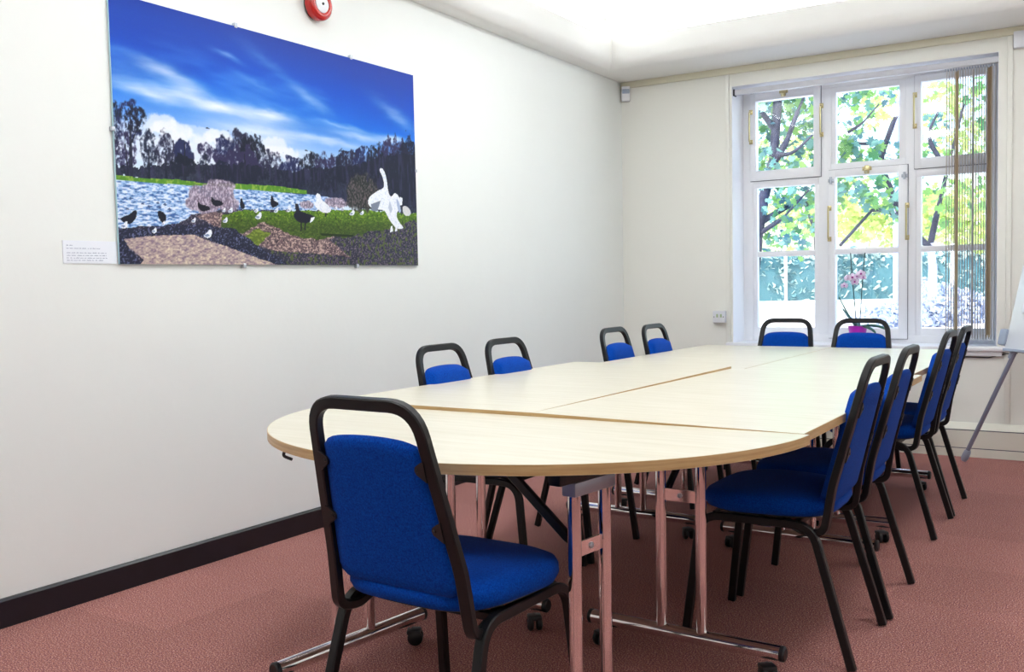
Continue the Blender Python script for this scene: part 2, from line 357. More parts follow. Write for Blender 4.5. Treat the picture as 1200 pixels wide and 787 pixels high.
# ------------------------------------------------------------------ vertical blind
bl = empty('vertical_blind', (WX0, D, 2.44)); tag(bl, 'vertical blind with its slats drawn to the right side of the window', 'blind')
def bb_(mb, x0, x1, y0, y1, z0, z1, b=0): return mb.box(x0-WX0, x1-WX0, y0-D, y1-D, z0-2.44, z1-2.44, b)
bb_(MB(), .872, 2.54, D+.012, D+.052, 2.44, 2.478, .004).build('head_rail', 'rail', bl)
bb_(MB(), .862, .874, D+.008, D+.056, 2.435, 2.482, .004).build('end_cap', 'blackplastic', bl)
xs = [2.238+.0155*i for i in range(19)]
for i, x in enumerate(xs):
    wide = i in (4, 10, 16)
    a = math.radians(7 + ((19, 12, 22)[(4, 10, 16).index(i)] if wide else random.uniform(-1.2, 1.4))); hw = .030
    z0 = .745+random.uniform(-.004, .004)
    s = MB(); n = 6; vs = []
    for z in (z0, 2.432):
        for t in (0, .0009):
            for k in range(n+1):
                u = -hw+2*hw*k/n; bow = .004*(1-(u/hw)**2)
                vs.append((x+u*math.sin(-a)+(bow+t)*math.cos(a)-WX0, .085+u*math.cos(a)*1.0+(bow)*math.sin(a), z-2.44))
    m_ = n+1; fs = []
    for k in range(n):
        fs += [(k, k+1, 2*m_+k+1, 2*m_+k), (m_+k+1, m_+k, 3*m_+k, 3*m_+k+1), (k+1, k, m_+k, m_+k+1), (2*m_+k, 2*m_+k+1, 3*m_+k+1, 3*m_+k)]
    fs += [(0, 2*m_, 3*m_, m_), (n, m_+n, 3*m_+n, 2*m_+n)]
    o = s.add(vs, fs).build('slat', 'slat' if (wide and i != 10) else 'slatpale', bl)
    MB().tube([(x-WX0, .05, -.012), (x-WX0, .032, .006)], .0022, 6).build('hanger', 'greyplastic', o)
    bb_(MB(), x-.0025, x+.0025, D+.045, D+.125, z0-.012, z0+.016, 0).build('weight', 'whiteplastic', o)
ch = MB(); ch.tube([(x-WX0, .045+.02*math.sin(i*2.1), -1.70-.012*(i % 2)) for i, x in enumerate(xs)], .0016, 5)
ch.build('bottom_chain', 'whiteplastic', bl)
MB().tube([(1.657, .03, .0), (1.657, .026, -1.2), (1.66, .03, -1.66)], .0018, 5).build('pull_cord', 'whiteplastic', bl)
# ------------------------------------------------------------------ small wall things
s = empty('motion_sensor', (.045, D-.02, 2.545)); s.rotation_euler = (0, 0, .5); tag(s, 'small white motion sensor high in the room corner', 'sensor')
MB().box(-.032, .032, -.03, .012, -.058, .052, .008).build('body', 'whiteplastic', s); MB().box(-.027, .027, -.036, -.028, -.004, .03, .004).build('lens', 'greyplastic', s)
s = empty('wall_socket', (.768, D, .878)); tag(s, 'small white surface-mounted socket box beside the left window batten', 'socket')
MB().box(-.045, .045, -.042, 0, -.042, .042, .005).build('back_box', 'whiteplastic', s)
MB().box(-.044, .044, -.05, -.041, -.040, .041, .003).build('face_plate', 'whiteplastic', s)
for x in (-.018, .010): MB().box(x, x+.014, -.053, -.049, -.004, .02, .002).build('port', 'green', s)
for x in (-.034, .034): MB().lathe([(0, 0), (.0035, 0), (.0035, .0015), (0, .0015)], 8, Matrix.Translation((x, -.05, 0)) @ Matrix.Rotation(PI/2, 4, 'X')).build('screw', 'blackplastic', s)
s = empty('alarm_panel', (2.70, D, 2.55)); tag(s, 'white box mounted high on the wall right of the window', 'wall box')
MB().box(-.075, .10, -.045, 0, -.05, .05, .006).build('housing', 'whiteplastic', s); MB().box(-.03, .09, -.048, -.044, -.034, .036, .002).build('cover', 'whiteplastic', s)
MB().box(-.012, .012, -.051, -.047, -.012, .008, .002).build('indicator', 'greytube', s)
# red sounder on the left wall, facing +x
s = empty('fire_alarm_sounder', (0, 3.335, 2.432)); tag(s, 'round red fire alarm sounder with white centre above the picture', 'fire alarm')
RXM = Matrix.Rotation(PI/2, 4, 'Y')
MB().lathe([(0, 0), (.066, 0), (.066, .012), (0, .012)], 40, RXM).build('base', 'blackplastic', s)
MB().lathe([(0, .012), (.070, .012), (.0735, .02), (.0735, .040), (.070, .050), (.062, .056), (.052, .058), (.046, .056), (.043, .052), (0, .052)], 48, RXM).build('rim', 'red', s)
MB().lathe([(0, .052), (.041, .052), (.040, .0555), (.03, .058), (0, .059)], 40, RXM).build('centre_disc', 'whiteplastic', s)
MB().lathe([(0, .058), (.007, .058), (.006, .062), (0, .062)], 12, RXM).build('screw', 'blackplastic', s)
# caption card
s = empty('caption_card', (.0005, 2.138, 1.267)); s.rotation_euler = (.008, 0, 0); tag(s, 'small white caption card left of the large picture', 'caption card')
MB().box(0, .0025, -.108, .108, -.041, .041).build('card', 'paper', s, smooth=False)
ln = MB()
def words(z, y0, y1, h, gap=.004):
    y = y0
    while y < y1:
        wl = random.choice((.006, .009, .012, .015, .018))
        wl = min(wl, y1-y)
        q = y
        while q < y+wl-.0012:                 # letters as strokes of uneven height
            hh = h*random.choice((.62, .62, 1)); ln.box(.0025, .0030, q, q+.0013, z, z+hh); q += .0021
        y += wl+gap
words(.0225, -.094, -.07, .0034, .003); words(.012, -.094, .045, .003)
for i, z in enumerate((-.004, -.0135, -.0225, -.031)): words(z, -.094, (.068, .064, .068, .052)[i], .003)
ln.build('text_lines', 'ink', s, smooth=False)
# ------------------------------------------------------------------ picture
ART = {'streaks': [(0.151,0.653,0.222,0.03,-0.12,0.75),(0.444,0.657,0.38,0.035,-0.1,0.95),(0.738,0.656,0.241,0.034,-0.02,0.9),(0.253,0.743,0.176,0.033,-0.15,0.55),(0.203,0.76,0.209,0.022,-0.2,0.3),(0.554,0.869,0.083,0.015,-0.2,0.35),(1.039,0.762,0.133,0.032,-0.35,0.5),(1.656,0.768,0.167,0.041,-0.35,0.45),(1.27,0.665,0.213,0.012,-0.05,0.45),(1.046,0.579,0.492,0.023,0,0.7),(1.4,0.628,0.253,0.025,-0.05,0.6),(1.624,0.641,0.119,0.026,0,0.8),(0.694,0.555,0.26,0.052,0,0.8),(0.7,0.786,0.127,0.016,-0.2,0.2),(0.355,0.701,0.109,0.028,-0.1,0.5),(0.786,0.878,0.177,0.032,-0.4,0.2)],'cumulus': [(0.197,0.546,0.084,0.042),(0.263,0.526,0.105,0.039),(0.386,0.526,0.13,0.037),(0.496,0.525,0.077,0.033),(0.808,0.521,0.099,0.044),(0.862,0.495,0.112,0.035),(0.145,0.464,0.204,0.082),(0.347,0.443,0.304,0.086),(0.61,0.455,0.341,0.076),(0.951,0.488,0.141,0.039)],'crowns': [(0.009,0.515,0.018,0.095,0.55),(0.007,0.409,0.022,0.053,0.5),(0.068,0.536,0.054,0.083,0.6),(0.087,0.552,0.055,0.049,0.5),(0.049,0.427,0.044,0.083,0.55),(0.149,0.437,0.039,0.079,0.6),(0.226,0.438,0.048,0.075,0.6),(0.312,0.44,0.046,0.063,0.95),(0.307,0.39,0.064,0.049,1.0),(0.42,0.458,0.037,0.038,0.75),(0.414,0.399,0.034,0.058,0.6),(0.595,0.486,0.089,0.075,0.85),(0.532,0.459,0.07,0.069,0.7),(0.667,0.483,0.075,0.077,0.8),(0.609,0.409,0.147,0.091,0.95),(0.492,0.384,0.057,0.044,0.9),(0.784,0.424,0.078,0.072,0.65),(0.903,0.403,0.082,0.084,0.75),(1.042,0.43,0.096,0.086,0.7),(1.138,0.439,0.09,0.085,0.75),(1.234,0.464,0.041,0.086,0.95),(1.316,0.471,0.091,0.096,0.75),(1.41,0.479,0.099,0.097,0.8),(1.506,0.506,0.103,0.099,0.75),(1.636,0.536,0.132,0.114,0.85),(1.756,0.547,0.093,0.122,0.85),(1.708,0.449,0.154,0.149,1.0)],'hedge_line': [(-0.014,0.365),(0.047,0.36),(0.142,0.375),(0.276,0.394),(0.437,0.406),(0.609,0.427),(0.773,0.427),(0.904,0.422),(1.043,0.447),(1.188,0.463),(1.343,0.487),(1.507,0.542),(1.681,0.577),(1.865,0.595),(1.858,0.27),(1.391,0.275),(1.135,0.304),(0.901,0.314),(0.606,0.324),(0.308,0.319),(-0.015,0.323)],'trunks': [(0.064,0.321,0.072,0.55,0.022),(0.145,0.321,0.15,0.465,0.012),(0.223,0.327,0.227,0.445,0.012),(0.312,0.319,0.317,0.483,0.014),(0.416,0.341,0.42,0.451,0.012),(0.626,0.332,0.628,0.472,0.02),(0.913,0.331,0.916,0.452,0.014),(0.053,0.32,0.043,0.48,0.01),(0.073,0.456,0.107,0.527,0.009)],'bank': [(-0.015,0.329),(0.141,0.328),(0.274,0.335),(0.398,0.33),(0.607,0.342),(0.814,0.348),(0.993,0.341),(0.992,0.325),(0.77,0.321),(0.49,0.316),(0.379,0.317),(0.189,0.312),(-0.016,0.311)],'lake': [(-0.023,0.31),(0.189,0.313),(0.379,0.317),(0.77,0.321),(1.039,0.323),(1.21,0.317),(1.208,0.265),(0.603,0.227),(0.358,0.2),(0.268,0.14),(-0.029,0.123)],'reeds': [(0.451,0.281,0.131,0.053),(0.395,0.243,0.085,0.038),(0.49,0.325,0.077,0.03),(0.526,0.253,0.058,0.036)],'reeds2': [(0.991,0.276,0.047,0.02),(1.184,0.296,0.097,0.027),(1.379,0.353,0.132,0.097)],'land': [(-0.029,0.13),(0.269,0.161),(0.358,0.203),(0.525,0.23),(0.768,0.238),(1.037,0.248),(1.285,0.269),(1.858,0.274),(1.85,-0.038),(-0.034,-0.029)],'grass': [(0.496,0.213),(0.684,0.231),(1.037,0.248),(1.285,0.271),(1.858,0.277),(1.856,0.222),(1.554,0.165),(1.256,0.135),(0.987,0.118),(0.874,0.136),(0.724,0.183),(0.601,0.136),(0.485,0.147)],'grass2': [(0.68,0.076),(0.765,0.141),(0.682,0.154),(0.6,0.113)],'dirt': [(0.358,0.2),(0.487,0.221),(0.602,0.193),(0.767,0.2),(0.987,0.139),(1.281,0.118),(1.551,0.037),(1.55,-0.009),(1.03,-0.009),(0.763,0.062),(0.561,0.119),(0.429,0.167)],'gravelR': [(1.13,0.118),(1.555,0.183),(1.857,0.251),(1.85,-0.038),(1.383,-0.035),(0.761,-0.009),(0.679,0.061),(0.894,0.064),(1.279,0.035)],'path': [(0.023,0.094),(0.134,0.108),(0.337,0.12),(0.446,0.09),(0.598,0.052),(0.804,-0.004),(0.085,-0.009),(0.107,0.018),(0.045,0.058)],'darkL': [(-0.029,0.13),(0.184,0.148),(0.375,0.165),(0.562,0.149),(0.721,0.061),(0.892,-0.009),(0.761,0.002),(0.559,0.059),(0.355,0.117),(0.026,0.094),(0.045,0.051),(0.114,-0.009),(-0.034,-0.029)],'birds': [([(0.005,0.168),(0.029,0.18),(0.051,0.186),(0.07,0.204),(0.084,0.202),(0.082,0.187),(0.075,0.167),(0.049,0.148),(0.025,0.155)],(22,24,40)),([(0.173,0.2),(0.186,0.209),(0.211,0.199),(0.218,0.18),(0.201,0.154),(0.182,0.175)],(22,24,40)),([(0.368,0.238),(0.376,0.259),(0.382,0.242),(0.419,0.241),(0.437,0.227),(0.411,0.216),(0.382,0.216)],(22,24,40)),([(0.436,0.262),(0.444,0.283),(0.451,0.266),(0.488,0.266),(0.507,0.252),(0.48,0.24),(0.45,0.24)],(22,24,40)),([(0.597,0.28),(0.605,0.283),(0.61,0.265),(0.62,0.255),(0.616,0.237),(0.596,0.236),(0.592,0.257)],(22,24,40)),([(0.77,0.301),(0.781,0.305),(0.786,0.283),(0.816,0.275),(0.812,0.262),(0.777,0.248),(0.767,0.263)],(22,24,40)),([(0.913,0.274),(0.927,0.28),(0.938,0.273),(0.942,0.244),(0.978,0.239),(1.044,0.225),(1.029,0.215),(1.0,0.191),(0.938,0.191),(0.907,0.21),(0.905,0.229),(0.921,0.239)],(24,26,44)),([(0.947,0.195),(0.954,0.195),(0.953,0.154),(0.944,0.154)],(22,24,40)),([(0.973,0.196),(0.98,0.196),(0.979,0.159),(0.969,0.158)],(22,24,40)),([(1.015,0.218),(1.041,0.222),(1.029,0.205),(1.007,0.194)],(238,242,250)),([(1.049,0.323),(1.063,0.334),(1.082,0.327),(1.091,0.301),(1.134,0.283),(1.158,0.254),(1.109,0.24),(1.056,0.259),(1.038,0.281),(1.057,0.299)],(238,242,250)),([(1.111,0.245),(1.119,0.246),(1.118,0.229),(1.108,0.228)],(22,24,40)),([(1.509,0.482),(1.529,0.493),(1.554,0.477),(1.57,0.43),(1.579,0.366),(1.602,0.346),(1.629,0.377),(1.67,0.354),(1.68,0.308),(1.629,0.259),(1.672,0.213),(1.699,0.193),(1.642,0.186),(1.596,0.217),(1.562,0.256),(1.543,0.282),(1.487,0.278),(1.44,0.286),(1.413,0.31),(1.433,0.343),(1.489,0.371),(1.537,0.389),(1.549,0.401),(1.539,0.445)],(238,242,250)),([(1.44,0.304),(1.516,0.326),(1.487,0.271),(1.445,0.272)],(120,130,150)),([(1.587,0.33),(1.609,0.286),(1.591,0.265),(1.575,0.293)],(190,200,220)),([(1.59,0.199),(1.604,0.203),(1.607,0.174),(1.583,0.169)],(238,242,250)),([(1.628,0.2),(1.639,0.204),(1.642,0.178),(1.624,0.174)],(238,242,250)),([(1.64,0.348),(1.663,0.331),(1.68,0.28),(1.662,0.268),(1.645,0.306)],(170,185,215)),([(1.686,0.308),(1.729,0.311),(1.764,0.281),(1.746,0.257),(1.697,0.262)],(215,215,215)),([(1.67,0.354),(1.693,0.35),(1.687,0.314),(1.675,0.313)],(238,242,250)),([(0.144,0.126),(0.154,0.133),(0.162,0.142),(0.168,0.14),(0.169,0.129),(0.163,0.12),(0.151,0.12)],(238,242,250)),([(0.144,0.127),(0.157,0.13),(0.163,0.125),(0.153,0.123)],(120,140,175)),([(0.393,0.118),(0.411,0.129),(0.425,0.143),(0.435,0.142),(0.437,0.123),(0.426,0.109),(0.405,0.108)],(238,242,250)),([(0.393,0.12),(0.416,0.125),(0.426,0.117),(0.408,0.113)],(120,140,175)),([(0.493,0.18),(0.506,0.187),(0.514,0.197),(0.521,0.196),(0.523,0.184),(0.515,0.174),(0.502,0.174)],(238,242,250)),([(0.493,0.181),(0.509,0.185),(0.516,0.18),(0.503,0.177)],(120,140,175)),([(0.523,0.223),(0.536,0.23),(0.545,0.24),(0.552,0.239),(0.553,0.227),(0.546,0.218),(0.532,0.217)],(238,242,250)),([(0.523,0.224),(0.539,0.228),(0.546,0.223),(0.534,0.22)],(120,140,175)),([(0.493,0.222),(0.502,0.228),(0.509,0.236),(0.514,0.235),(0.515,0.225),(0.51,0.218),(0.499,0.217)],(238,242,250)),([(0.493,0.223),(0.505,0.226),(0.51,0.222),(0.501,0.22)],(120,140,175)),([(0.671,0.205),(0.689,0.215),(0.702,0.229),(0.711,0.227),(0.713,0.211),(0.703,0.197),(0.683,0.196)],(238,242,250)),([(0.671,0.207),(0.694,0.211),(0.703,0.204),(0.686,0.201)],(120,140,175)),([(0.668,0.231),(0.68,0.237),(0.688,0.246),(0.695,0.246),(0.696,0.235),(0.689,0.226),(0.676,0.225)],(238,242,250)),([(0.668,0.232),(0.683,0.235),(0.689,0.23),(0.678,0.228)],(120,140,175)),([(0.783,0.236),(0.795,0.243),(0.804,0.253),(0.811,0.252),(0.812,0.24),(0.805,0.231),(0.791,0.23)],(238,242,250)),([(0.783,0.238),(0.798,0.241),(0.805,0.236),(0.793,0.234)],(120,140,175)),([(0.859,0.243),(0.872,0.25),(0.881,0.26),(0.888,0.259),(0.889,0.247),(0.882,0.238),(0.868,0.237)],(238,242,250)),([(0.859,0.245),(0.875,0.248),(0.882,0.243),(0.87,0.241)],(120,140,175)),([(1.277,0.248),(1.293,0.257),(1.305,0.269),(1.315,0.267),(1.317,0.253),(1.307,0.242),(1.288,0.241)],(238,242,250)),([(1.277,0.25),(1.298,0.254),(1.307,0.248),(1.291,0.245)],(120,140,175)),([(1.353,0.253),(1.366,0.26),(1.376,0.269),(1.383,0.268),(1.385,0.257),(1.377,0.248),(1.362,0.247)],(238,242,250)),([(1.353,0.254),(1.37,0.257),(1.377,0.253),(1.364,0.25)],(120,140,175)),([(0.009,0.141),(0.022,0.149),(0.032,0.161),(0.039,0.16),(0.041,0.145),(0.033,0.134),(0.018,0.133)],(238,242,250)),([(0.009,0.143),(0.026,0.146),(0.033,0.14),(0.02,0.137)],(120,140,175)),([(0.334,0.174),(0.344,0.18),(0.351,0.188),(0.357,0.188),(0.358,0.177),(0.352,0.169),(0.341,0.168)],(238,242,250)),([(0.334,0.175),(0.347,0.178),(0.352,0.174),(0.342,0.171)],(120,140,175)),([(0.189,0.156),(0.198,0.161),(0.204,0.168),(0.208,0.167),(0.209,0.159),(0.204,0.151),(0.195,0.151)],(238,242,250)),([(0.189,0.157),(0.2,0.159),(0.204,0.155),(0.196,0.154)],(120,140,175)),([(1.168,0.266),(1.179,0.272),(1.187,0.28),(1.193,0.279),(1.194,0.27),(1.188,0.262),(1.176,0.262)],(238,242,250)),([(1.168,0.267),(1.182,0.27),(1.188,0.266),(1.177,0.264)],(120,140,175)),([(1.218,0.267),(1.229,0.273),(1.237,0.281),(1.243,0.28),(1.244,0.271),(1.238,0.263),(1.226,0.262)],(238,242,250)),([(1.218,0.268),(1.232,0.271),(1.238,0.267),(1.227,0.265)],(120,140,175)),([(0.051,0.246),(0.059,0.254),(0.068,0.246),(0.059,0.243)],(70,90,140)),([(0.102,0.229),(0.11,0.236),(0.12,0.229),(0.11,0.226)],(70,90,140)),([(0.129,0.22),(0.137,0.227),(0.147,0.219),(0.137,0.216)],(70,90,140)),([(0.17,0.236),(0.179,0.243),(0.188,0.235),(0.178,0.232)],(70,90,140)),([(0.223,0.215),(0.232,0.222),(0.241,0.214),(0.231,0.211)],(70,90,140)),([(0.034,0.205),(0.042,0.212),(0.051,0.205),(0.042,0.202)],(70,90,140)),([(0.178,0.22),(0.187,0.227),(0.196,0.219),(0.186,0.216)],(70,90,140)),([(0.203,0.232),(0.212,0.239),(0.222,0.232),(0.212,0.228)],(70,90,140)),([(0.423,0.555),(0.434,0.56),(0.445,0.554),(0.434,0.552)],(50,60,90)),([(0.984,0.523),(0.998,0.528),(1.012,0.521),(0.998,0.52)],(50,60,90)),([(1.07,0.147),(1.308,0.148),(1.295,0.136),(1.082,0.137)],(30,50,25))]}
PW, PH = 1.81, 1.0; NX, NY = 620, 342
def vnoise(u, v, s, seed, oct=3):
    out = np.zeros_like(u); amp = 1; tot = 0
    for o in range(oct):
        rg = np.random.default_rng(seed*31+o); G = rg.random((97, 97))
        x = (u*s[0]*2**o) % 96; y = (v*s[1]*2**o) % 96
        i = x.astype(int); j = y.astype(int); fx = x-i; fy = y-j; fx = fx*fx*(3-2*fx); fy = fy*fy*(3-2*fy)
        a = G[j % 97, i % 97]*(1-fx)+G[j % 97, (i+1) % 97]*fx; b = G[(j+1) % 97, i % 97]*(1-fx)+G[(j+1) % 97, (i+1) % 97]*fx
        out += amp*(a*(1-fy)+b*fy); tot += amp; amp *= .55
    return out/tot
def inpoly(U, V, P):
    r = np.zeros(U.shape, bool); n = len(P)
    for i in range(n):
        x0, y0 = P[i]; x1, y1 = P[(i+1) % n]
        if y0 == y1: continue
        cnd = ((V >= min(y0, y1)) & (V < max(y0, y1))); xi = x0+(V-y0)*(x1-x0)/(y1-y0); r ^= cnd & (U < xi)
    return r
def paint():
    u = np.linspace(0, PW, NX); v = np.linspace(0, PH, NY); U, V = np.meshgrid(u, v)
    C = np.zeros((NY, NX, 3))
    def ss(a, b, x): t = np.clip((x-a)/(b-a), 0, 1); return t*t*(3-2*t)
    def mixc(msk, col): C[:] = C*(1-msk[..., None])+np.array(col, float)*msk[..., None]
    # sky
    stops = [(.33, (214, 232, 250)), (.48, (196, 220, 248)), (.58, (92, 154, 236)), (.68, (16, 106, 220)), (.82, (0, 80, 200)), (1.0, (14, 56, 158))]
    for k in range(3): C[..., k] = np.interp(V, [s[0] for s in stops], [s[1][k] for s in stops])
    n1 = vnoise(U+V*.55, V, (1.5, 5), 3); mixc(ss(.42, .75, n1)*ss(.55, .75, V)*.4, (22, 54, 160))
    n2 = vnoise(U+V*.8, V, (2, 9), 5, 4); mixc(ss(.5, .8, n2)*ss(1.0, .6, V)*.55, (120, 170, 240))
    mixc(ss(.9, 1.7, U)*ss(.6, .95, V)*.35, (58, 72, 170))
    wx = U+.02*(vnoise(U, V, (14, 30), 8)-.5); wy = V+.03*(vnoise(U, V, (9, 22), 9)-.5)
    for x, y, rx, ry, tilt, s in ART['streaks']:
        dx = wx-x; dy = wy-y-tilt*dx; d = (dx/rx)**2+(dy/ry)**2
        mixc(np.exp(-d*1.3)*s*(.55+.75*vnoise(U, V, (6, 40), 12)), (226, 236, 252))
    for x, y, rx, ry in ART['cumulus']:
        d = ((U-x)/rx)**2+((V-y)/ry)**2+1.3*(vnoise(U, V, (26, 26), 15, 4)-.5); mixc(ss(1.2, .55, d)*(.75 if rx < .12 else .45), (238, 241, 250))
    # trees
    fine = vnoise(U, V, (190, 150), 21, 2); lace = vnoise(U, V, (90, 60), 22, 3)
    for i, (x, y, rx, ry, dn) in enumerate(ART['crowns']):
        d = ((U-x)/rx)**2+((V-y)/ry)**2; edge = 1.1+.9*(vnoise(U, V, (34, 34), 30+i, 3)-.5)*2
        m = ss(edge, edge-.35, d)*np.clip((dn-.15)+ (lace-.5)*1.6+(fine-.5)*1.5*(1.1-dn), 0, 1)
        col = [(20, 28, 54), (32, 34, 62), (28, 36, 80), (16, 22, 42), (44, 40, 78)][i % 5]
        mixc(np.clip(m*1.5, 0, .97), col)
    for x0, y0, x1, y1, w_ in ART['trunks']:
        t = np.clip((V-y0)/(y1-y0+1e-9), 0, 1); xc = x0+(x1-x0)*t; m = (np.abs(U-xc) < w_*.5*(1-.75*t)) & (V > y0) & (V < y1); mixc(m*.85, (22, 26, 46))
    hl = inpoly(U, V+.03*(vnoise(U, V, (60, 30), 41)-.5), ART['hedge_line']); mixc(hl*(.82+.18*fine), (22, 28, 50))
    mixc(hl*ss(.5, .75, vnoise(U, V, (70, 12), 44))*.5, (62, 58, 96))
    bk = inpoly(U, V, ART['bank']); mixc(bk*1., (84, 140, 40)); mixc(bk*ss(.45, .7, lace), (140, 176, 70))
    # lake
    lk = inpoly(U, V, ART['lake']); rip = vnoise(U, V, (60, 190), 51, 3)
    for m, col in ((lk*1., (150, 186, 232)), (lk*ss(.48, .68, rip), (226, 236, 252)), (lk*ss(.45, .3, rip), (66, 104, 170)), (lk*ss(.30, .36, V)*.5, (80, 120, 190))): mixc(m, col)
    # ground
    ld = inpoly(U, V+.02*(vnoise(U, V, (30, 30), 55)-.5), ART['land']); sp = vnoise(U, V, (190, 210), 56, 2); gr = vnoise(U, V, (90, 190), 58, 3)
    mixc(ld*1., (48, 48, 68)); mixc(ld*ss(.55, .8, sp), (140, 130, 150))
    wob = .012*(vnoise(U, V, (40, 40), 60)-.5); wob2 = .025*(vnoise(U, V, (22, 30), 61)-.5)
    m = inpoly(U+wob, V+wob2, ART['dirt']); mixc(m*1., (112, 92, 98)); mixc(m*ss(.48, .62, gr), (196, 168, 160)); mixc(m*ss(.42, .28, sp), (60, 50, 60))
    m = inpoly(U+wob, V+wob2, ART['grass']); mixc(m*1., (86, 128, 30)); mixc(m*ss(.5, .68, gr), (142, 178, 48)); mixc(m*ss(.42, .25, sp)*.8, (44, 62, 26)); mixc(m*ss(.235, .13, V-.03*U)*.6, (48, 60, 36))
    m = inpoly(U+wob, V+wob2, ART['grass2']); mixc(m*1., (92, 112, 40)); mixc(m*ss(.5, .7, gr), (130, 150, 60))
    m = inpoly(U+wob, V+wob2, ART['gravelR']); mixc(m*1., (46, 48, 66)); mixc(m*ss(.52, .74, sp)*.9, (128, 112, 130)); mixc(m*ss(.62, .74, vnoise(U, V, (90, 90), 66, 1)), (84, 96, 60))
    m = inpoly(U+wob, V+wob2, ART['darkL']); mixc(m*1., (34, 38, 60)); mixc(m*ss(.56, .78, sp)*.8, (120, 126, 170))
    m = inpoly(U+wob, V+wob*.5, ART['path']); mixc(m*1., (186, 166, 160)); mixc(m*ss(.5, .3, gr)*.8, (128, 108, 132)); mixc(m*ss(.58, .74, gr), (222, 208, 188))
    for i, (x, y, rx, ry) in enumerate(ART['reeds']+ART['reeds2']):
        d = ((U-x)/rx)**2+((V-y)/ry)**2+1.1*(vnoise(U, V, (60, 24), 70+i)-.5); m = ss(1.05, .6, d)
        mixc(m*.9, (122, 108, 128) if i < 6 else (40, 46, 44)); mixc(m*ss(.4, .7, vnoise(U, V, (190, 110), 80+i, 2))*.9, (206, 192, 212) if i < 6 else (104, 92, 96))
    for P, col in ART['birds']:
        if len(P) > 4:                       # round the outline off
            for _ in range(2): P = [q for i in range(len(P)) for q in ((P[i-1][0]*.25+P[i][0]*.75, P[i-1][1]*.25+P[i][1]*.75), (P[i][0]*.75+P[(i+1) % len(P)][0]*.25, P[i][1]*.75+P[(i+1) % len(P)][1]*.25))]
        m = inpoly(U, V, P)*1.; mixc(m, col)
        if col[0] > 200: mixc(m*ss(.55, .75, sp)*.5, (176, 190, 222))
    C += (RNG.random(C.shape)-.5)*5
    C = np.clip(C/255, 0, 1); return np.where(C <= .04045, C/12.92, ((C+.055)/1.055)**2.4), U, V
pic = empty('wall_picture', (0, 3.155, 1.232)); pic.rotation_euler = (.0075, 0, 0)
tag(pic, 'large frameless photo print of swans and geese by a lake, on the left wall', 'picture')
Cc, U, V = paint()
me = bpy.data.meshes.new('print'); X = np.full(U.size, .0142)
co = np.stack([X, U.ravel()-PW/2, V.ravel()], 1)
idx = np.arange(NX*NY).reshape(NY, NX); q = np.stack([idx[:-1, :-1], idx[:-1, 1:], idx[1:, 1:], idx[1:, :-1]], -1).reshape(-1, 4)
me.vertices.add(len(co)); me.vertices.foreach_set('co', co.ravel()); me.loops.add(q.size); me.loops.foreach_set('vertex_index', q.ravel().astype(np.int32))
me.polygons.add(len(q)); me.polygons.foreach_set('loop_start', np.arange(0, q.size, 4, dtype=np.int32)); me.update(calc_edges=True); me.validate()
at = me.color_attributes.new('ink', 'FLOAT_COLOR', 'POINT'); at.data.foreach_set('color', np.concatenate([Cc.reshape(-1, 3), np.ones((U.size, 1))], 1).astype(np.float32).ravel())
me.materials.append(M['print']); o = bpy.data.objects.new('print', me); COL.objects.link(o); o.parent = pic
M['acryl'] = mat('pale_board_edge', srgb(190, 225, 235), .3)
MB().box(.004, .0138, -PW/2, PW/2, 0, PH, 0).build('backing_board', 'acryl', pic, smooth=False)
for y, z in ((-.30, -.004), (.42, -.004), (-.30, 1.004), (.42, 1.004), (-.908, .5), (.908, .5)):
    k = MB(); 
    if abs(y) < .9: k.box(0, .018, y-.008, y+.008, z-.010, z+.010, .002)
    else: k.box(0, .018, y-.007, y+.007, z-.008, z+.008, .002)
    k.build('clip', 'steelgrey', pic)
# ------------------------------------------------------------------ chairs
def rounded_pad(w_of, y0, y1, z0, th, dome, nexp=3.4, seg=56):
    mb = MB(); layers = [(.0, 0), (.90, 0), (.965, .10), (1.0, .36), (.995, .6), (.965, .80), (.88, .93), (.70, 1.0), (.40, 1.04), (0, 1.05)]
    cy = (y0+y1)/2; hy = (y1-y0)/2; vs = []; n = seg
    for s_, t in layers:
        for i in range(n):
            a = 2*PI*i/n; c_, d_ = math.cos(a), math.sin(a)
            ex = abs(c_)**(2/nexp)*(1 if c_ >= 0 else -1); ey = abs(d_)**(2/nexp)*(1 if d_ >= 0 else -1)
            y = cy+hy*ey*s_; x = w_of(cy+hy*ey)*ex*s_
            vs.append((x, y, z0+th*t+(dome*(1-((y-cy)/hy)**2) if t > .5 else 0)))
    fs = [(j*n+i, j*n+(i+1) % n, (j+1)*n+(i+1) % n, (j+1)*n+i) for j in range(len(layers)-1) for i in range(n)]
    return mb.add(vs, fs)
TB = .0275
def back_y(z): return -.172-(z-.45)*.258
def back_hx(z): return .192-(z-.43)*.112
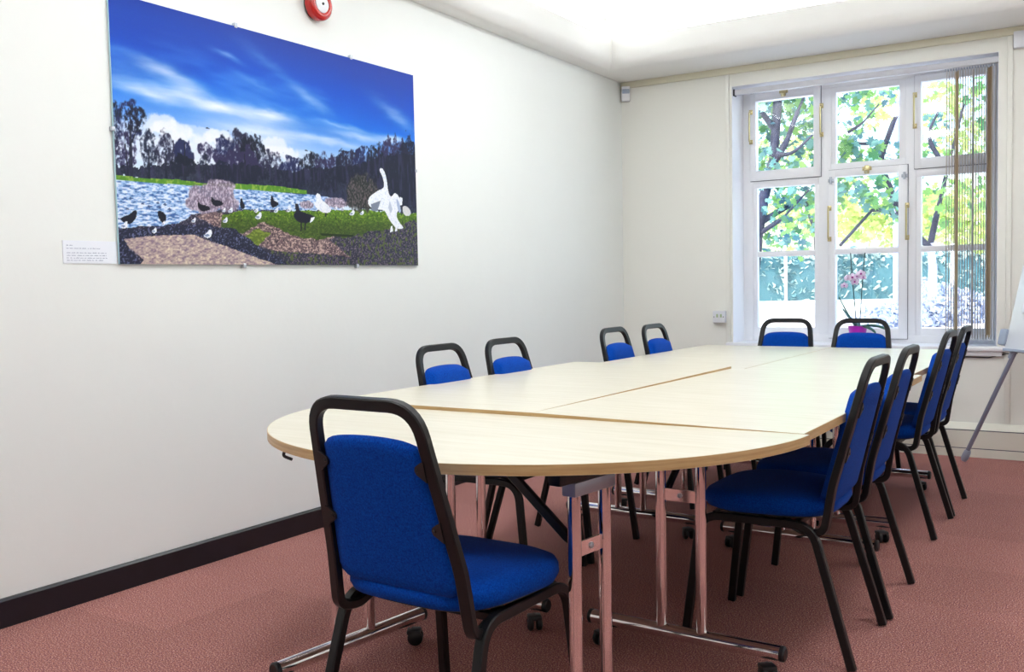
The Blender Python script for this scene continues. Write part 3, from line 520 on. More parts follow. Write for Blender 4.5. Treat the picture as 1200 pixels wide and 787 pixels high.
def make_chair():
    r = empty('stacking_chair')
    prof = rect_prof(.027, .0215, .003)
    # back loop: forward end under the seat, J bend, upright, over the top and down again
    def side(sg):
        return [(sg*.176, -.045, .408), (sg*.183, -.115, .380), (sg*.190, back_y(.395)-.012, .385), (sg*back_hx(.52), back_y(.52), .52), (sg*back_hx(.70), back_y(.70), .70), (sg*(back_hx(.876)), back_y(.876), .876)]
    pts = side(1)+side(-1)[::-1]
    path = fillet(pts, [.05, .055, .4, .4, .075, .075, .4, .4, .055, .05], 8)
    MB().sweep(path, prof, (1, 0, 0)).build('back_frame', 'blackframe', r, angle=30)
    # back pad between the uprights
    mb = MB(); rows = 22; cols = 18; vs = []
    zb, zt = .462, .806
    for side_ in (0, 1):
        for j in range(rows+1):
            t = j/rows
            for i in range(cols+1):
                u = -1+2*i/cols
                hw = back_hx(zb+(zt-zb)*t)-.0120
                x = u*hw
                ztop = zt-.018*abs(u)**9-.010*u*u; zbot = zb-.008+.030*abs(u)**8
                z = zbot+(ztop-zbot)*t
                e = max(abs(u)**10, abs(2*t-1)**22); bulge = (1-e)**.5 if e < 1 else 0
                y = back_y(z)+(.034*bulge+.004*(1-u*u) if side_ == 0 else -.010*bulge-.003*(1-u*u))+.002
                vs.append((x, y, z))
    cc = cols+1; N_ = (rows+1)*cc; fs = []
    for j in range(rows):
        for i in range(cols):
            a = j*cc+i; fs.append((a, a+1, a+cc+1, a+cc)); fs.append((N_+a+1, N_+a, N_+a+cc, N_+a+cc+1))
    for j in range(rows):
        a = j*cc; fs.append((a, a+cc, N_+a+cc, N_+a)); a += cols; fs.append((a+cc, a, N_+a, N_+a+cc))
    for i in range(cols):
        fs.append((i+1, i, N_+i, N_+i+1)); a = rows*cc+i; fs.append((a, a+1, N_+a+1, N_+a))
    mb.add(vs, fs).build('backrest', 'bluefab', r, angle=80)
    # brackets that hold the pad to the loop
    for z in (.745, .615):
        for sg in (1, -1):
            hx = back_hx(z); b = MB(); y = back_y(z)-.0115
            o2 = [(hx-.008, z+.020), (hx-.020, z+.014), (hx-.032, z+.006), (hx-.035, z-.002), (hx-.032, z-.010), (hx-.020, z-.018), (hx-.008, z-.026)]
            n = len(o2); b.add([(sg*x, y-.0035+(z-zz)*-.0+back_y(zz)-back_y(z), zz) for x, zz in o2]+[(sg*x, y+.003+back_y(zz)-back_y(z), zz) for x, zz in o2],
                               [tuple(range(n)), tuple(range(2*n-1, n-1, -1))]+[(i, (i+1) % n, n+(i+1) % n, n+i) for i in range(n)])
            b.lathe([(0, 0), (.0042, 0), (.0034, .0022), (0, .0026)], 10, Matrix.Translation((sg*(hx-.027), y-.003, z-.001)) @ Matrix.Rotation(PI/2, 4, 'X'))
            b.build('bracket', 'bracket', r)
    # seat
    wf = lambda y: .203+.10*(y+.17)-.28*max(0, y-.10)
    st = rounded_pad(wf, -.185, .225, .422, .058, .008, 3.9).build('seat', 'bluefab', r, angle=80)
    rounded_pad(lambda y: wf(y)-.022, -.16, .200, .414, .012, 0).build('seat_base', 'blackplastic', st)
    # legs: each side an inverted U, cut into a front and a rear leg
    for sg in (1, -1):
        for q in (1, -1):
            ft = (sg*.215, .252*q, .004); kn = (sg*.196, (.205 if q > 0 else -.135), .402); md = (sg*.196, .03, .402)
            p = fillet([ft, kn, md], .075, 9)
            MB().sweep(p, rect_prof(.0245, .0245, .003), (1, 0, 0)).build('leg', 'blackframe', r, angle=30)
    for y in (.16, -.09): MB().sweep([(-.19, y, .404), (.19, y, .404)], rect_prof(.02, .02, .003), (0, 0, 1)).build('cross_bar', 'blackframe', r)
    return r
CH = [  # x, y, facing, label, group
 (1.845, 1.785, -.03, 'blue chair in the foreground at the round end of the table, seen from behind', None),
 (1.135, 3.10, -PI/2, 'blue chair on the wall side of the table, the one nearest the half-round end', 1),
 (1.145, 3.57, -PI/2, 'blue chair on the wall side, second from the round table end', 1),
 (1.155, 4.64, -PI/2, 'blue chair on the wall side, third from the round table end', 1),
 (1.185, 5.10, -PI/2, 'blue chair on the wall side, the one nearest the room corner', 1),
 (2.285, 2.985, PI/2, 'blue chair on the right side, nearest of that row, seat fully in view', 2),
 (2.29, 3.48, PI/2+.01, 'blue chair on the right side, second in the row, half behind the nearest one', 2),
 (2.27, 4.595, PI/2-.02, 'blue chair on the right side, third in the row, in front of the window sill', 2),
 (2.275, 5.065, PI/2, 'blue chair on the right side, furthest of the row, beside the grey flip chart leg', 2),
 (1.418, 5.72, PI, 'blue chair at the far end with its back to the left window pane', 3),
 (1.873, 5.72, PI, 'blue chair at the far end in front of the orchid', 3),
]
GR = {1: 'blue chairs along the wall side of the table', 2: 'blue chairs along the right side of the table', 3: 'blue chairs at the window end of the table'}
ch0 = make_chair()
for i, (x, y, rz, lb, g) in enumerate(CH):
    r = ch0 if i == 0 else copy_tree(ch0)
    r.location = (x, y, 0); r.rotation_euler = (0, 0, rz); tag(r, lb, 'chair')
    r['group'] = GR[g] if g else 'blue chairs around the table'
    r['group'] = 'blue fabric stacking chairs around the table'
# ------------------------------------------------------------------ tables
TH = .025
def top_outline(x0, x1, y0, y1, r=.004):
    return dense([(x0, y0, 0), (x1, y0, 0), (x1, y1, 0), (x0, y1, 0), (x0, y0, 0)], .2)[:-1]
def slab(outline, zf, inset=0):
    mb = MB(); n = len(outline)
    vs = [(x, y, zf(x, y)-TH) for x, y in outline]+[(x, y, zf(x, y)) for x, y in outline]
    mb.add(vs, [tuple(range(n-1, -1, -1)), tuple(range(n, 2*n))]+[(i, (i+1) % n, n+(i+1) % n, n+i) for i in range(n)]); return mb
def band(outline, zf, t=.0016):
    n = len(outline); cx = sum(p[0] for p in outline)/n; cy = sum(p[1] for p in outline)/n; out = []
    for i in range(n):
        a = Vector(outline[i-1]); b = Vector(outline[(i+1) % n]); d = (b-a).normalized(); nn = Vector((d.y, -d.x)); p = Vector(outline[i])+nn*t; out.append((p.x, p.y))
    vs = []
    for o_, top in ((outline, 0), (out, 0), (out, 1), (outline, 1)):
        for (x, y), (bx, by) in zip(o_, outline): vs.append((x, y, zf(bx, by)-(TH-.0006 if not top else .0006)))
    return MB().add(vs, [(k*n+i, k*n+(i+1) % n, ((k+1) % 4)*n+(i+1) % n, ((k+1) % 4)*n+i) for k in range(4) for i in range(n)])
def caster(parent, x, y, side):
    c_ = MB(); mx = Matrix.Translation((x, y, 0)) @ Matrix.Rotation(side, 4, 'Z')
    for sx in (-.014, .014): c_.lathe([(0, -.009), (.018, -.009), (.0235, -.005), (.0245, 0), (.0235, .005), (.018, .009), (0, .009)], 22, mx @ Matrix.Translation((sx, -.012, .0245)) @ Matrix.Rotation(PI/2, 4, 'Y'))
    c_.box(-.0225, .0225, -.03, .014, .034, .050, .006, mx); 
    o_ = c_.build('caster', 'blackplastic', parent)
    MB().tube([(x, y, .048), (x, y, .066)], .006, 10).build('caster_stem', 'chrome', o_); return o_
def leg_frame(root, c, d, L, zt, sp=.126, off=0, hinge=.62, bl=.2):
    """T-frame: foot bar of length L through c along d, two uprights, brace, head plate"""
    c = Vector(c).to_3d(); d = Vector(d).to_3d().normalized()
    c.z = 0
    a = c-d*L/2; b = c+d*L/2; zb = .085
    up = Vector((0, 0, 1))
    fb = MB().tube([a+up*zb, b+up*zb], .0215, 22, ref=(0, 0, 1)).build('foot_bar', 'chrome', root)
    for p, s_ in ((a, -1), (b, 1)): MB().tube([p+up*zb+d*s_*-.004, p+up*zb+d*s_*.006, p+up*zb+d*s_*.010], .0222, 22, scale=[1, 1, .8]).build('end_cap', 'blackplastic', fb)
    for s_ in (-1, 1):
        p = c+d*(off+s_*sp/2)
        MB().tube([p+up*zb, p+up*hinge], .0160, 20).build('leg', 'chrome', root)
    ang = math.atan2(d.y, d.x); mx = Matrix.Translation(c+d*off) @ Matrix.Rotation(ang, 4, 'Z')
    pl = MB().box(-sp/2, sp/2, -.003, .003, .478, .513, 0, mx).build('brace', 'chrome', root, smooth=False)
    sg = MB()
    for s_ in (-1, 1): sg.lathe([(0, 0), (.008, 0), (.008, .003), (.005, .005), (0, .005)], 6, mx @ Matrix.Translation((0, s_*.003, .496)) @ Matrix.Rotation(-s_*PI/2, 4, 'X'))
    sg.build('bolt', 'steelgrey', pl)
    hp = MB().box(-sp/2-.022, sp/2+.022, -.020, .020, hinge-.004, hinge+.030, .004, mx).build('hinge_plate', 'greymetal', root)
    MB().box(-bl, bl, -.018, .018, hinge+.030, zt-TH-.0005, .004, mx).build('cross_beam', 'blackframe', root)
    caster(root, (a+d*.045).x, (a+d*.045).y, ang-.4); caster(root, (b-d*.045).x, (b-d*.045).y, ang+.7)
def strut(root, p0, p1):
    MB().sweep(fillet([Vector(p0), Vector(p0)+Vector((0, 0, .0))+(Vector(p1)-Vector(p0))*.15+Vector((0, 0, -.012)), p1], .06, 5), rect_prof(.028, .014, .004), (0, 0, 1)).build('folding_strut', 'blackframe', root)
def table(name, outline, zf, base, frames, struts, label, beams=()):
    r = empty(name, (base[0], base[1], 0)); L_ = [(x-base[0], y-base[1]) for x, y in outline]; z_ = lambda x, y: zf(x+base[0], y+base[1])
    t = slab(L_, z_).build('tabletop', 'maple', r, smooth=False)
    band(L_, z_).build('edge_band', 'edge', t, angle=30)
    for (cx, cy), d, L, kw in frames: leg_frame(r, (cx-base[0], cy-base[1]), d, L, min(z_(x, y) for x, y in L_), **kw)
    o_ = Vector((base[0], base[1], 0))
    for a, b in struts: strut(r, Vector(a)-o_, Vector(b)-o_)
    for x0, x1, y0_, y1_, z0, z1 in beams: MB().box(x0-base[0], x1-base[0], y0_-base[1], y1_-base[1], z0, z1, .004).build('side_beam', 'blackframe', r)
    tag(r, label, 'table', 'maple-topped folding tables pushed together'); return r
ol = lambda a, b, c_, d_: [(p.x, p.y) for p in top_outline(a, b, c_, d_)]
half = [(1.72+.796*math.cos(t), 2.445+.796*math.sin(t)) for t in [PI*1.0+.045+(PI-.09)*i/72 for i in range(73)]]
half = [(x, min(y, 2.409)) for x, y in half]
Y0, Y1, Y2 = 2.411, 4.153, 5.735
hr = table('half_round_table', half, lambda x, y: .730, (1.72, 2.05), [((1.275, 2.085), (.12, .99), .56, dict(bl=.14)), ((2.107, 1.998), (.12, .99), .48, dict(hinge=.63, bl=.14))],
      [((2.10, 1.965, .50), (1.84, 2.01, .680)), ((1.28, 2.09, .50), (1.54, 2.05, .680))], 'half-round pale maple table at the near end of the joined tables', [(1.30, 2.08, 2.03, 2.06, .672, .704)])
hk = MB(); hk.tube(fillet([(1.345-1.72, 1.80-2.05, .703), (1.325-1.72, 1.785-2.05, .700), (1.318-1.72, 1.78-2.05, .682), (1.346-1.72, 1.785-2.05, .674)], .012, 5), .0042, 8, scale=None); hk.build('linking_hook', 'blackplastic', hr)
table('rectangular_table', ol(.905, 1.7005, Y0, Y1), lambda x, y: .741, (1.30, 3.28), [((1.305, 2.625), (1, -.01), .62, {}), ((1.31, 3.915), (1, -.02), .64, {})],
      [((1.24, 2.64, .475), (1.24, 2.95, .70)), ((1.24, 3.90, .475), (1.24, 3.60, .70))], 'rectangular pale maple table on the wall side, touching the half-round one')
def zr(x, y):
    s = (x-1.7035)/.7965; t = (y-Y0)/(Y1-Y0); return (.741*(1-s)+.731*s)*(1-t)+(.7315*(1-s)+.7285*s)*t
table('rectangular_table', ol(1.7035, 2.50, Y0, Y1), zr, (2.10, 3.28), [((2.09, 2.60), (1, -.03), .60, {}), ((2.075, 3.86), (1, -.02), .62, {})],
      [((2.02, 2.62, .475), (2.02, 2.95, .69)), ((2.02, 3.84, .475), (2.02, 3.55, .69))], 'rectangular pale maple table on the right, under the nearest two right-hand chairs')
table('rectangular_table', ol(.985, 1.7565, Y1+.003, Y2), lambda x, y: .7305, (1.37, 4.94), [((1.35, 4.30), (1, -.01), .62, {}), ((1.36, 5.40), (1, 0), .62, {})],
      [((1.30, 4.32, .475), (1.30, 4.62, .70))], 'rectangular pale maple table at the window end, on the wall side')
table('rectangular_table', ol(1.7575, 2.465, Y1+.003, Y2), lambda x, y: .7295, (2.14, 4.94), [((2.08, 4.235), (1, .03), .58, {}), ((2.05, 5.40), (1, 0), .58, {})],
      [((2.02, 4.25, .475), (2.02, 4.55, .70))], 'rectangular pale maple table at the window end, on the right side')
# ------------------------------------------------------------------ orchid on the sill
orc = empty('potted_orchid', (1.690, 6.715, .695)); tag(orc, 'pink orchid in a magenta pot on the window sill', 'potted plant')
MB().lathe([(0, 0), (.042, 0), (.060, .105), (.062, .118), (.057, .118), (.052, .10), (0, .098)], 30).build('pot', 'pot', orc)
def leaf(mb, base, dirv, L, w_, droop, up):
    d = Vector(dirv).normalized(); sd = Vector((-d.y, d.x, 0)).normalized(); pts = []; n = 10; vs = []
    for i in range(n+1):
        t = i/n; c_ = Vector(base)+d*L*t+Vector((0, 0, up*L*t-droop*L*t*t)); ww = w_*math.sin(PI*min(1, .12+t*.88))**.7*(1 if t < .98 else .1)
        vs += [c_-sd*ww+Vector((0, 0, .012)), c_+Vector((0, 0, -.002)), c_+sd*ww+Vector((0, 0, .012))]
    fs = []
    for i in range(n): a = 3*i; fs += [(a, a+1, a+4, a+3), (a+1, a+2, a+5, a+4)]
    mb.add(vs, fs)
for a in (((0, 0, .10), (-.5, -.15, 0), .12, .030, -.55, 1.2), ((0, 0, .10), (-.65, .0, 0), .10, .028, -.3, 1.0), ((0, 0, .10), (1, -.1, 0), .20, .022, .45, .38), ((0, 0, .10), (.8, -.5, 0), .16, .020, .5, .3), ((0, 0, .10), (-.3, .5, 0), .12, .026, .2, .6)):
    mb = MB(); leaf(mb, *a); o_ = mb.build('leaf', 'orleaf', orc); sm = o_.modifiers.new('s', 'SOLIDIFY'); sm.thickness = .002
for pts in ([(-.006, 0, .1), (-.022, 0, .3), (-.036, 0, .45), (-.046, 0, .612)], [(.012, 0, .1), (.024, 0, .3), (.034, 0, .45), (.048, 0, .61)]):
    MB().tube(fillet(pts, .3, 5), .0033, 8).build('stem', 'orstem', orc)
def flower(x, y, z, s, tilt):
    s *= .85
    mb = MB(); lips = MB(); mx = Matrix.Translation((x, y, z)) @ Matrix.Rotation(tilt, 4, 'Z') @ Matrix.Rotation(PI/2-.2, 4, 'X')
    for k, (a, L, w_) in enumerate(((PI/2, 1, .42), (PI/2+2.2, 1, .36), (PI/2-2.2, 1, .36), (.12, 1.05, .62), (PI-.12, 1.05, .62))):
        vs = [(0, 0, 0)]; n = 10
        for i in range(n+1):
            t = i/n*2*PI; px = L*s*(.5-.5*math.cos(t)); py = w_*s*math.sin(t)
            vs.append((px*math.cos(a)-py*math.sin(a), px*math.sin(a)+py*math.cos(a), .12*s*math.sin(px/s*2)))
        mb.add(vs, [(0, i, i+1) for i in range(1, n+1)], mx)
    lips.lathe([(0, 0), (.16*s, .05*s), (.24*s, .2*s), (.1*s, .32*s), (0, .34*s)], 8, mx)
    f_ = mb.build('flower', 'orflower', orc); sm = f_.modifiers.new('s', 'SOLIDIFY'); sm.thickness = .0012
    lips.build('lip', 'orlip', f_)
for a in ((-.03, -.02, .445, .036, .1), (-.012, -.02, .415, .034, -.3), (.026, -.02, .468, .034, .2), (.038, -.015, .445, .026, .5), (-.062, -.015, .44, .03, .6), (-.085, -.01, .39, .028, .3), (.0, -.015, .45, .03, 0)): flower(*a)
# ------------------------------------------------------------------ flip chart easel
ux = Vector((.62, -.785, 0)).normalized(); nn = Vector((-.785, -.62, 0)).normalized()
th = math.radians(13); upv = (Vector((0, 0, 1))*math.cos(th)-nn*math.sin(th)).normalized(); nf = ux.cross(upv).normalized()
if nf.dot(nn) < 0: nf = -nf
P0 = Vector((2.625, 6.13, .712))
ez = empty('flip_chart_easel', (2.75, 5.95, 0)); tag(ez, 'white flip chart board on grey legs at the right edge beside the window', 'flip chart')
bas = Matrix((ux.to_4d(), upv.to_4d(), nf.to_4d(), (0, 0, 0, 1))).transposed(); bas[3][0] = bas[3][1] = bas[3][2] = 0
MX = Matrix.Translation(P0-Vector((2.75, 5.95, 0))) @ bas
MB().box(0, .68, 0, 1.0, -.022, -.002, .004, MX).build('board', 'board', ez)
MB().box(-.004, .684, -.012, .004, -.026, .006, .004, MX).build('board_edge', 'greyplastic', ez)
MB().box(.10, .66, .21, .98, -.002, .010, .002, MX).build('paper_pad', 'paper', ez)
tr = MB(); tr.box(-.062, .006, .02, .115, -.055, .012, .012, MX); tr.build('pen_tray_end', 'greyplastic', ez)
o_ = Vector((2.75, 5.95, 0))
lt = P0+ux*.05-nf*.03
lg = MB().tube([lt+Vector((.02, .02, .10))-o_, lt-Vector((0, 0, .02))-o_, Vector((2.398, 6.30, .03))-o_], .0125, 16).build('leg', 'greytube', ez)
dv = (Vector((2.398, 6.30, .03))-lt).normalized(); e0 = Vector((2.398, 6.30, .022))-o_
MB().tube([e0-dv*.075, e0-dv*.06, e0-dv*.02, e0], .021, 16, scale=[.72, .95, 1.05, .7]).build('foot', 'greyplastic', lg)
MB().tube([lt-o_+dv*-.01, lt-o_+dv*.05], .0165, 14).build('collar', 'greyplastic', lg)
l2 = MB().tube([P0+ux*.62-nf*.03-o_, Vector((3.20, 5.30, .012))-o_], .0125, 16).build('leg', 'greytube', ez)
l3 = MB().tube([P0+ux*.34-nf*.04+upv*.9-o_, Vector((3.45, 6.35, .012))-o_], .0125, 16).build('leg', 'greytube', ez)
# ------------------------------------------------------------------ outside
GZ = .64
struct('ground', MB().box(-40, 40, D+WT+.001, 70, GZ-.1, GZ), 'asphalt', smooth=False)
def leaves(name, mname, parent, centers, size, shape='maple'):
    n = len(centers)
    if shape == 'maple': L = np.array([(0, -.5), (.28, -.42), (.22, -.15), (.55, -.05), (.3, .12), (.34, .4), (.1, .3), (0, .62), (-.1, .3), (-.34, .4), (-.3, .12), (-.55, -.05), (-.22, -.15), (-.28, -.42)])
    else: L = np.array([(0, -.5), (.28, -.1), (.2, .3), (0, .5), (-.2, .3), (-.28, -.1)])
    k = len(L); s = size*(.6+.8*RNG.random(n))
    nrm = RNG.normal(size=(n, 3)); nrm[:, 2] = np.abs(nrm[:, 2])*.9+.25; nrm /= np.linalg.norm(nrm, axis=1)[:, None]
    t = RNG.normal(size=(n, 3)); a = np.cross(nrm, t); a /= np.linalg.norm(a, axis=1)[:, None]; b = np.cross(nrm, a)
    co = centers[:, None, :]+(a[:, None, :]*L[None, :, 0, None]+b[:, None, :]*L[None, :, 1, None])*s[:, None, None]
    co = co-nrm[:, None, :]*(np.abs(L[None, :, 0, None])*.25*s[:, None, None])
    me = bpy.data.meshes.new(name); me.vertices.add(n*k); me.vertices.foreach_set('co', co.ravel()); me.loops.add(n*k); me.loops.foreach_set('vertex_index', np.arange(n*k, dtype=np.int32))
    me.polygons.add(n); me.polygons.foreach_set('loop_start', np.arange(0, n*k, k, dtype=np.int32)); me.update(calc_edges=True); me.materials.append(M[mname])
    o = bpy.data.objects.new(name, me); COL.objects.link(o); o.parent = parent; return o
def cluster(spec, per, spread):
    out = []
    for (x, y, z, r) in spec:
        k = int(per*r*r); c_ = RNG.normal(size=(k, 3)); c_ /= np.linalg.norm(c_, axis=1)[:, None]; c_ *= (RNG.random((k, 1))**.45)*r; c_[:, 2] *= spread
        out.append(c_+np.array([x, y, z]))
    return np.concatenate(out)
CAMP = (1120.17, .562431, .0501047, -.01771994, 3.15676, 1.11)
def branch(mb, pts, r0, r1):
    p = fillet([Vector(q) for q in pts], .4, 4); n = len(p); mb.tube(p, 1, 10, scale=[r0+(r1-r0)*i/(n-1) for i in range(n)])
# tree seen in the left panes
t1 = empty('maple_tree', (-0.738, 11.740, GZ)); tag(t1, 'dark-trunked maple outside the left window panes', 'tree'); b1 = Vector(t1.location)
mb = MB(); branch(mb, [Vector((b1.x, b1.y, GZ-.05))-b1, Vector((-0.655, 11.833, 1.669))-b1, Vector((-0.589, 11.904, 2.149))-b1, Vector((-0.485, 11.997, 2.628))-b1, Vector((-0.441, 12.076, 3.483))-b1, Vector((-0.485, 12.345, 4.500))-b1], .085, .045)
mb.build('trunk', 'bark', t1)
for pts, r in (([Vector((-0.494, 11.989, 2.575)), Vector((-0.314, 12.001, 2.877)), Vector((-0.174, 11.992, 3.228)), Vector((-0.034, 11.979, 3.521))], .045), ([Vector((-0.450, 12.024, 2.713)), Vector((-0.155, 11.735, 2.676)), Vector((0.115, 11.681, 2.899))], .03), ([Vector((-0.638, 11.847, 1.722)), Vector((-0.310, 11.829, 1.917)), Vector((0.008, 11.812, 2.239))], .032), ([Vector((-0.631, 11.860, 1.861)), Vector((-0.307, 12.078, 2.089)), Vector((-0.217, 12.137, 2.141))], .04),
               ([Vector((-0.490, 12.019, 3.056)), Vector((-0.620, 11.950, 3.272)), Vector((-0.730, 11.888, 3.382))], .04), ([Vector((-0.263, 12.703, 2.182)), Vector((-0.191, 12.847, 1.852)), Vector((-0.177, 12.832, 1.458))], .05)):
    m2 = MB(); branch(m2, [p-b1 for p in pts], r, r*.35); m2.build('branch', 'bark', t1)
def cl(spec, parent, per, spread=.8, b=None):
    c_ = cluster([(x, y, z, r) for x, y, z, r in spec], per, spread); return c_-np.array(b)
sp = [(-0.701, 12.135, 3.254, 0.35), (-0.390, 12.576, 3.392, 0.4), (-0.146, 12.475, 3.080, 0.4), (-0.478, 11.763, 2.604, 0.3), (-0.335, 12.568, 2.673, 0.5), (-0.806, 12.285, 2.904, 0.35), (-0.340, 11.826, 2.180, 0.45), (-0.126, 12.192, 2.086, 0.4), (-0.591, 12.114, 1.730, 0.35), (-0.115, 11.583, 1.689, 0.35), (-0.137, 12.438, 2.373, 0.4), (-0.505, 12.036, 3.484, 0.5), (-0.099, 12.303, 3.689, 0.6), (-0.976, 12.277, 2.587, 0.6), (-0.647, 11.978, 4.022, 0.8)]
leaves('foliage', 'leafteal', t1, cl(sp, t1, 200, .8, b1), .108); leaves('foliage', 'leaf', t1, cl([(x+.1, y+.2, z-.08, r) for x, y, z, r in sp], t1, 170, .8, b1), .12)
# tree seen through the middle and right panes
t2 = empty('maple_tree', (0.909, 15.136, GZ)); tag(t2, 'pale-trunked maple outside the right-hand window panes', 'tree'); b2 = Vector(t2.location)
m2 = MB(); branch(m2, [Vector((0, 0, -.05)), Vector((0.903, 15.163, 1.342))-b2, Vector((0.868, 15.159, 1.655))-b2], .065, .055); m2.build('trunk', 'palebark', t2)
for pts, r in (([Vector((0.868, 15.156, 1.592)), Vector((0.640, 14.440, 1.918)), Vector((0.535, 13.792, 2.090)), Vector((0.444, 13.259, 2.052)), Vector((0.364, 11.877, 1.556))], .045), ([Vector((0.868, 15.158, 1.630)), Vector((0.947, 15.235, 2.090)), Vector((1.067, 15.347, 2.711)), Vector((1.267, 15.532, 3.705))], .045), ([Vector((0.640, 14.440, 1.918)), Vector((0.429, 13.763, 2.729)), Vector((0.638, 13.690, 3.271)), Vector((0.799, 13.812, 3.610))], .05), ([Vector((0.406, 13.766, 3.019)), Vector((0.230, 13.651, 2.965)), Vector((0.032, 13.534, 3.085))], .03), ([Vector((1.067, 15.347, 2.711)), Vector((0.796, 15.207, 3.216)), Vector((0.951, 15.326, 3.587))], .04), ([Vector((0.308, 12.518, 2.986)), Vector((0.452, 12.615, 3.090)), Vector((0.630, 12.742, 3.332))], .02)):
    m3 = MB(); branch(m3, [p-b2 for p in pts], r, r*.4); m3.build('branch', 'bark', t2)
sp = [(0.155, 13.002, 2.786, 0.4), (0.344, 13.118, 2.726, 0.4), (0.567, 13.615, 2.759, 0.4), (0.129, 13.602, 3.199, 0.3), (0.136, 12.848, 2.387, 0.35), (0.461, 12.574, 2.287, 0.45), (0.688, 12.713, 2.229, 0.4), (0.749, 13.214, 2.042, 0.3), (0.319, 13.752, 3.716, 0.5), (0.024, 13.570, 3.780, 0.4), (0.901, 15.280, 3.338, 0.35), (0.800, 15.191, 2.904, 0.4), (1.171, 15.421, 2.834, 0.5), (1.430, 15.613, 3.327, 0.4), (1.053, 15.409, 3.897, 0.5), (1.477, 15.672, 3.825, 0.5), (0.992, 14.688, 2.356, 0.45), (1.388, 15.528, 2.330, 0.5), (1.074, 15.315, 2.087, 0.4), (1.488, 15.620, 2.827, 0.4)]
leaves('foliage', 'leafteal', t2, cl(sp[:12], t2, 150, .7, b2), .12); leaves('foliage', 'leaf', t2, cl(sp, t2, 125, .7, b2), .12)
# a yellower tree further back
t3 = empty('lime_tree', (-0.524, 21.335, GZ)); tag(t3, 'yellow-green tree further back behind the maples', 'tree'); b3 = Vector(t3.location)
m2 = MB(); branch(m2, [Vector((0, 0, -.05)), Vector((-0.570, 21.385, 2.165))-b3, Vector((-0.752, 21.429, 4.842))-b3], .16, .06); m2.build('trunk', 'bark', t3)
sp = [(-1.480, 20.828, 2.451, 0.9), (-1.025, 21.107, 2.317, 0.9), (-0.574, 21.403, 2.521, 1.0), (0.032, 21.774, 2.331, 1.0), (0.482, 22.078, 2.678, 1.0), (0.790, 22.240, 2.136, 0.9), (-0.901, 21.324, 4.667, 0.7), (0.003, 21.904, 4.827, 0.8), (-1.634, 20.747, 2.722, 0.6), (-2.387, 20.263, 2.559, 0.7), (-2.916, 19.930, 2.570, 0.6), (0.465, 22.152, 4.104, 0.8), (-2.555, 20.242, 3.989, 0.8), (-1.340, 20.974, 3.429, 0.6)]
leaves('foliage', 'leafy', t3, cl(sp, t3, 190, .6, b3), .17)
# hedge along the far side of the drive
hd = empty('hedge', (-3.238, 26.718, GZ)); tag(hd, 'long clipped green hedge on the far side of the drive', 'hedge'); hb = Vector(hd.location)
h0 = Vector((-6.584, 24.026, 0.855)); h1 = Vector((1.615, 30.958, 0.656)); dh = (h1-h0); Lh = Vector((dh.x, dh.y, 0)).length; dh = Vector((dh.x, dh.y, 0)).normalized(); nh = Vector((-dh.y, dh.x, 0))
n = 9000; tt = RNG.random(n)*Lh; zz = RNG.random(n)**.85*1.28; ss_ = RNG.random(n)
base = np.array([h0.x, h0.y, GZ]); cc = base+tt[:, None]*np.array(dh)+((ss_-.5)*.9*(1-.25*(zz/1.28)))[:, None]*np.array(nh)
cc[:, 2] = GZ+zz+.1*np.sin(tt*1.7)+.05*np.sin(tt*4.1); leaves('foliage', 'hedge', hd, cc-np.array(hb), .17, 'oval')
core = MB(); nseg = 60; vs = []
for i in range(nseg+1):
    t = Lh*i/nseg; c0 = Vector((h0.x, h0.y, GZ))+dh*t-hb; wv = .04*math.sin(t*3)+.03*math.sin(t*7.3)
    for a, z in ((-.38, 0), (-.36+wv, .6), (-.28+wv, 1.1), (-.1, 1.2+wv), (.1, 1.2+wv), (.28, 1.1), (.38, 0)): vs.append(c0+nh*a+Vector((0, 0, z)))
core.add(vs, [(i*7+k, i*7+k+1, (i+1)*7+k+1, (i+1)*7+k) for i in range(nseg) for k in range(6)]+[tuple(range(6, -1, -1)), tuple(range(nseg*7, nseg*7+7))]); core.build('core', 'hedgecore', hd)
# shrubs
def shrub(x, y, r, h_, label, grp=None, mname='greyleaf', n=900, size=.08):
    o = empty('shrub', (x, y, GZ)); tag(o, label, 'shrub', grp)
    c_ = RNG.normal(size=(n, 3)); c_ /= np.linalg.norm(c_, axis=1)[:, None]; c_[:, 2] = np.abs(c_[:, 2]); c_ *= (.8+.25*RNG.random((n, 1))); c_ *= np.array([r, r, h_])
    leaves('foliage', mname, o, c_, size, 'oval'); m = MB(); m.lathe([(r*.8*math.cos(a), h_*.8*math.sin(a)) for a in [PI/2*i/6 for i in range(7)]], 16); m.build('core', 'greycore', o)
shrub(1.233, 10.128, .34, .26, 'low rounded grey shrub outside behind the orchid', size=.05)
shrub(0.853, 10.834, .22, .14, 'small grey-green shrub just left of the low rounded one', size=.05, n=500)
shrub(1.671, 10.166, .22, .30, 'grey leafy shrub outside the lower right pane, left half', size=.06)
shrub(1.833, 10.977, .30, .36, 'grey leafy shrub outside the lower right pane, behind the blind slats', size=.06)
shrub(0.861, 16.293, .38, .42, 'blue-grey shrub beyond the pale tree trunk', size=.08)
shrub(0.477, 17.239, .35, .5, 'blue-grey shrub left of the pale tree trunk', size=.08)
gb = Vector((1.534, 11.971, 0.681)); tag(MB().lathe([(0, 0), (2.6, 0), (2.5, .02), (0, .03)], 40, Matrix.Translation((gb.x+.6, gb.y, GZ))).build('gravel_bed', 'lawn'), 'pale pinkish gravel bed with shrubs outside the right pane', 'gravel bed')
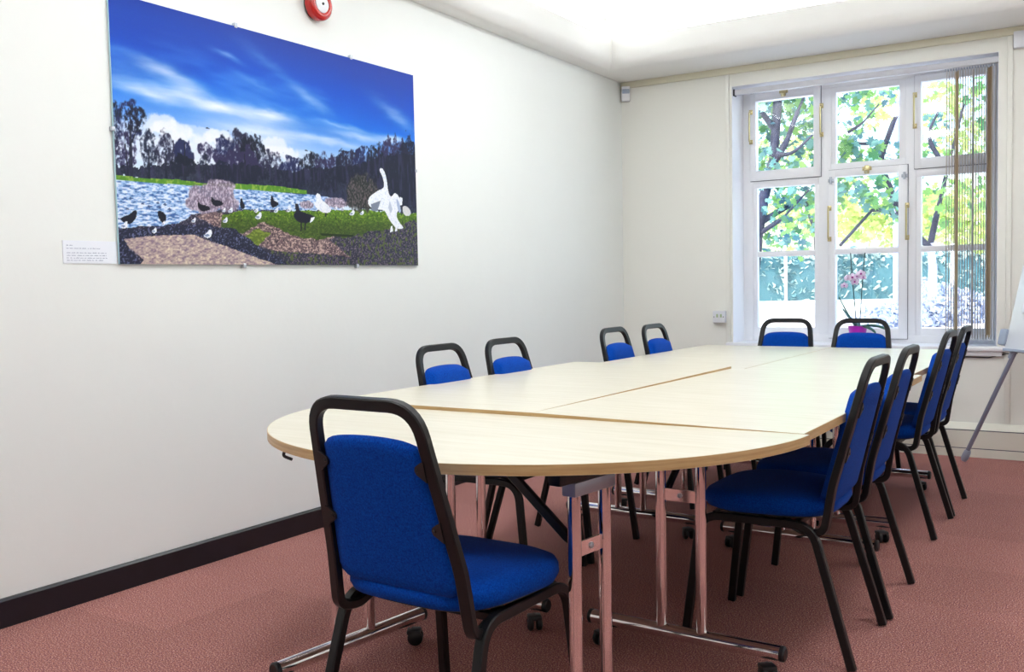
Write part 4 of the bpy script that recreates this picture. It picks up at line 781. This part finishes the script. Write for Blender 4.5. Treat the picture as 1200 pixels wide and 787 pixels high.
# posts
def post(x, y, h_, r, m, label):
    o = empty('post', (x, y, GZ)); tag(o, label, 'post')
    MB().tube([(0, 0, 0), (0, 0, h_)], r, 12).build('shaft', m, o); MB().lathe([(0, 0), (r*1.5, 0), (r*1.5, .06), (r, .09), (0, .09)], 12).build('base', m, o)
post(-3.236, 21.994, 1.639, .035, 'pole', 'thin white post in front of the hedge, outside the left pane')
post(0.260, 15.915, 3.269, .045, 'lavpole', 'pale lavender lamp post outside the middle pane')
post(0.592, 19.672, 1.162, .05, 'pole', 'short white post outside the right pane behind the blind')

# ------------------------------------------------------------------ light, sky, camera
wd = bpy.data.worlds.new('World'); SC.world = wd; wd.use_nodes = True; nt = wd.node_tree; bg = nt.nodes['Background']
sk = nt.nodes.new('ShaderNodeTexSky'); sk.sky_type = 'NISHITA'; sk.sun_disc = False; sk.sun_elevation = math.radians(48); sk.sun_rotation = math.radians(200); sk.air_density = 1.2; sk.dust_density = 3
nt.links.new(sk.outputs[0], bg.inputs[0]); bg.inputs[1].default_value = SKY
sn = bpy.data.lights.new('Sun', 'SUN'); sn.energy = SUN; sn.angle = .02; sn.color = (1, .97, .9); so = bpy.data.objects.new('Sun', sn); COL.objects.link(so); so.rotation_euler = (math.radians(42), 0, math.radians(-28))
cam = bpy.data.cameras.new('Camera'); co = bpy.data.objects.new('Camera', cam); COL.objects.link(co); SC.camera = co
f, yaw, pi_, ro, cx, h = CAMP
F = Vector((-math.sin(yaw)*math.cos(pi_), math.cos(yaw)*math.cos(pi_), -math.sin(pi_))); Rr = Vector((math.cos(yaw), math.sin(yaw), 0)); Uu = Rr.cross(F)
c_, s_ = math.cos(ro), math.sin(ro); R2 = Rr*c_+Uu*s_; U2 = Uu*c_-Rr*s_
mw = Matrix((R2, U2, -F)).transposed().to_4x4(); mw.translation = (cx, 0, h); co.matrix_world = mw
cam.sensor_width = 36; cam.lens = f*36/1200; cam.clip_start = .05; cam.clip_end = 300
vs = SC.view_settings; vs.view_transform = 'Standard'; vs.look = 'None'; vs.gamma = 1; vs.use_curve_mapping = False; vs.exposure = EXPO
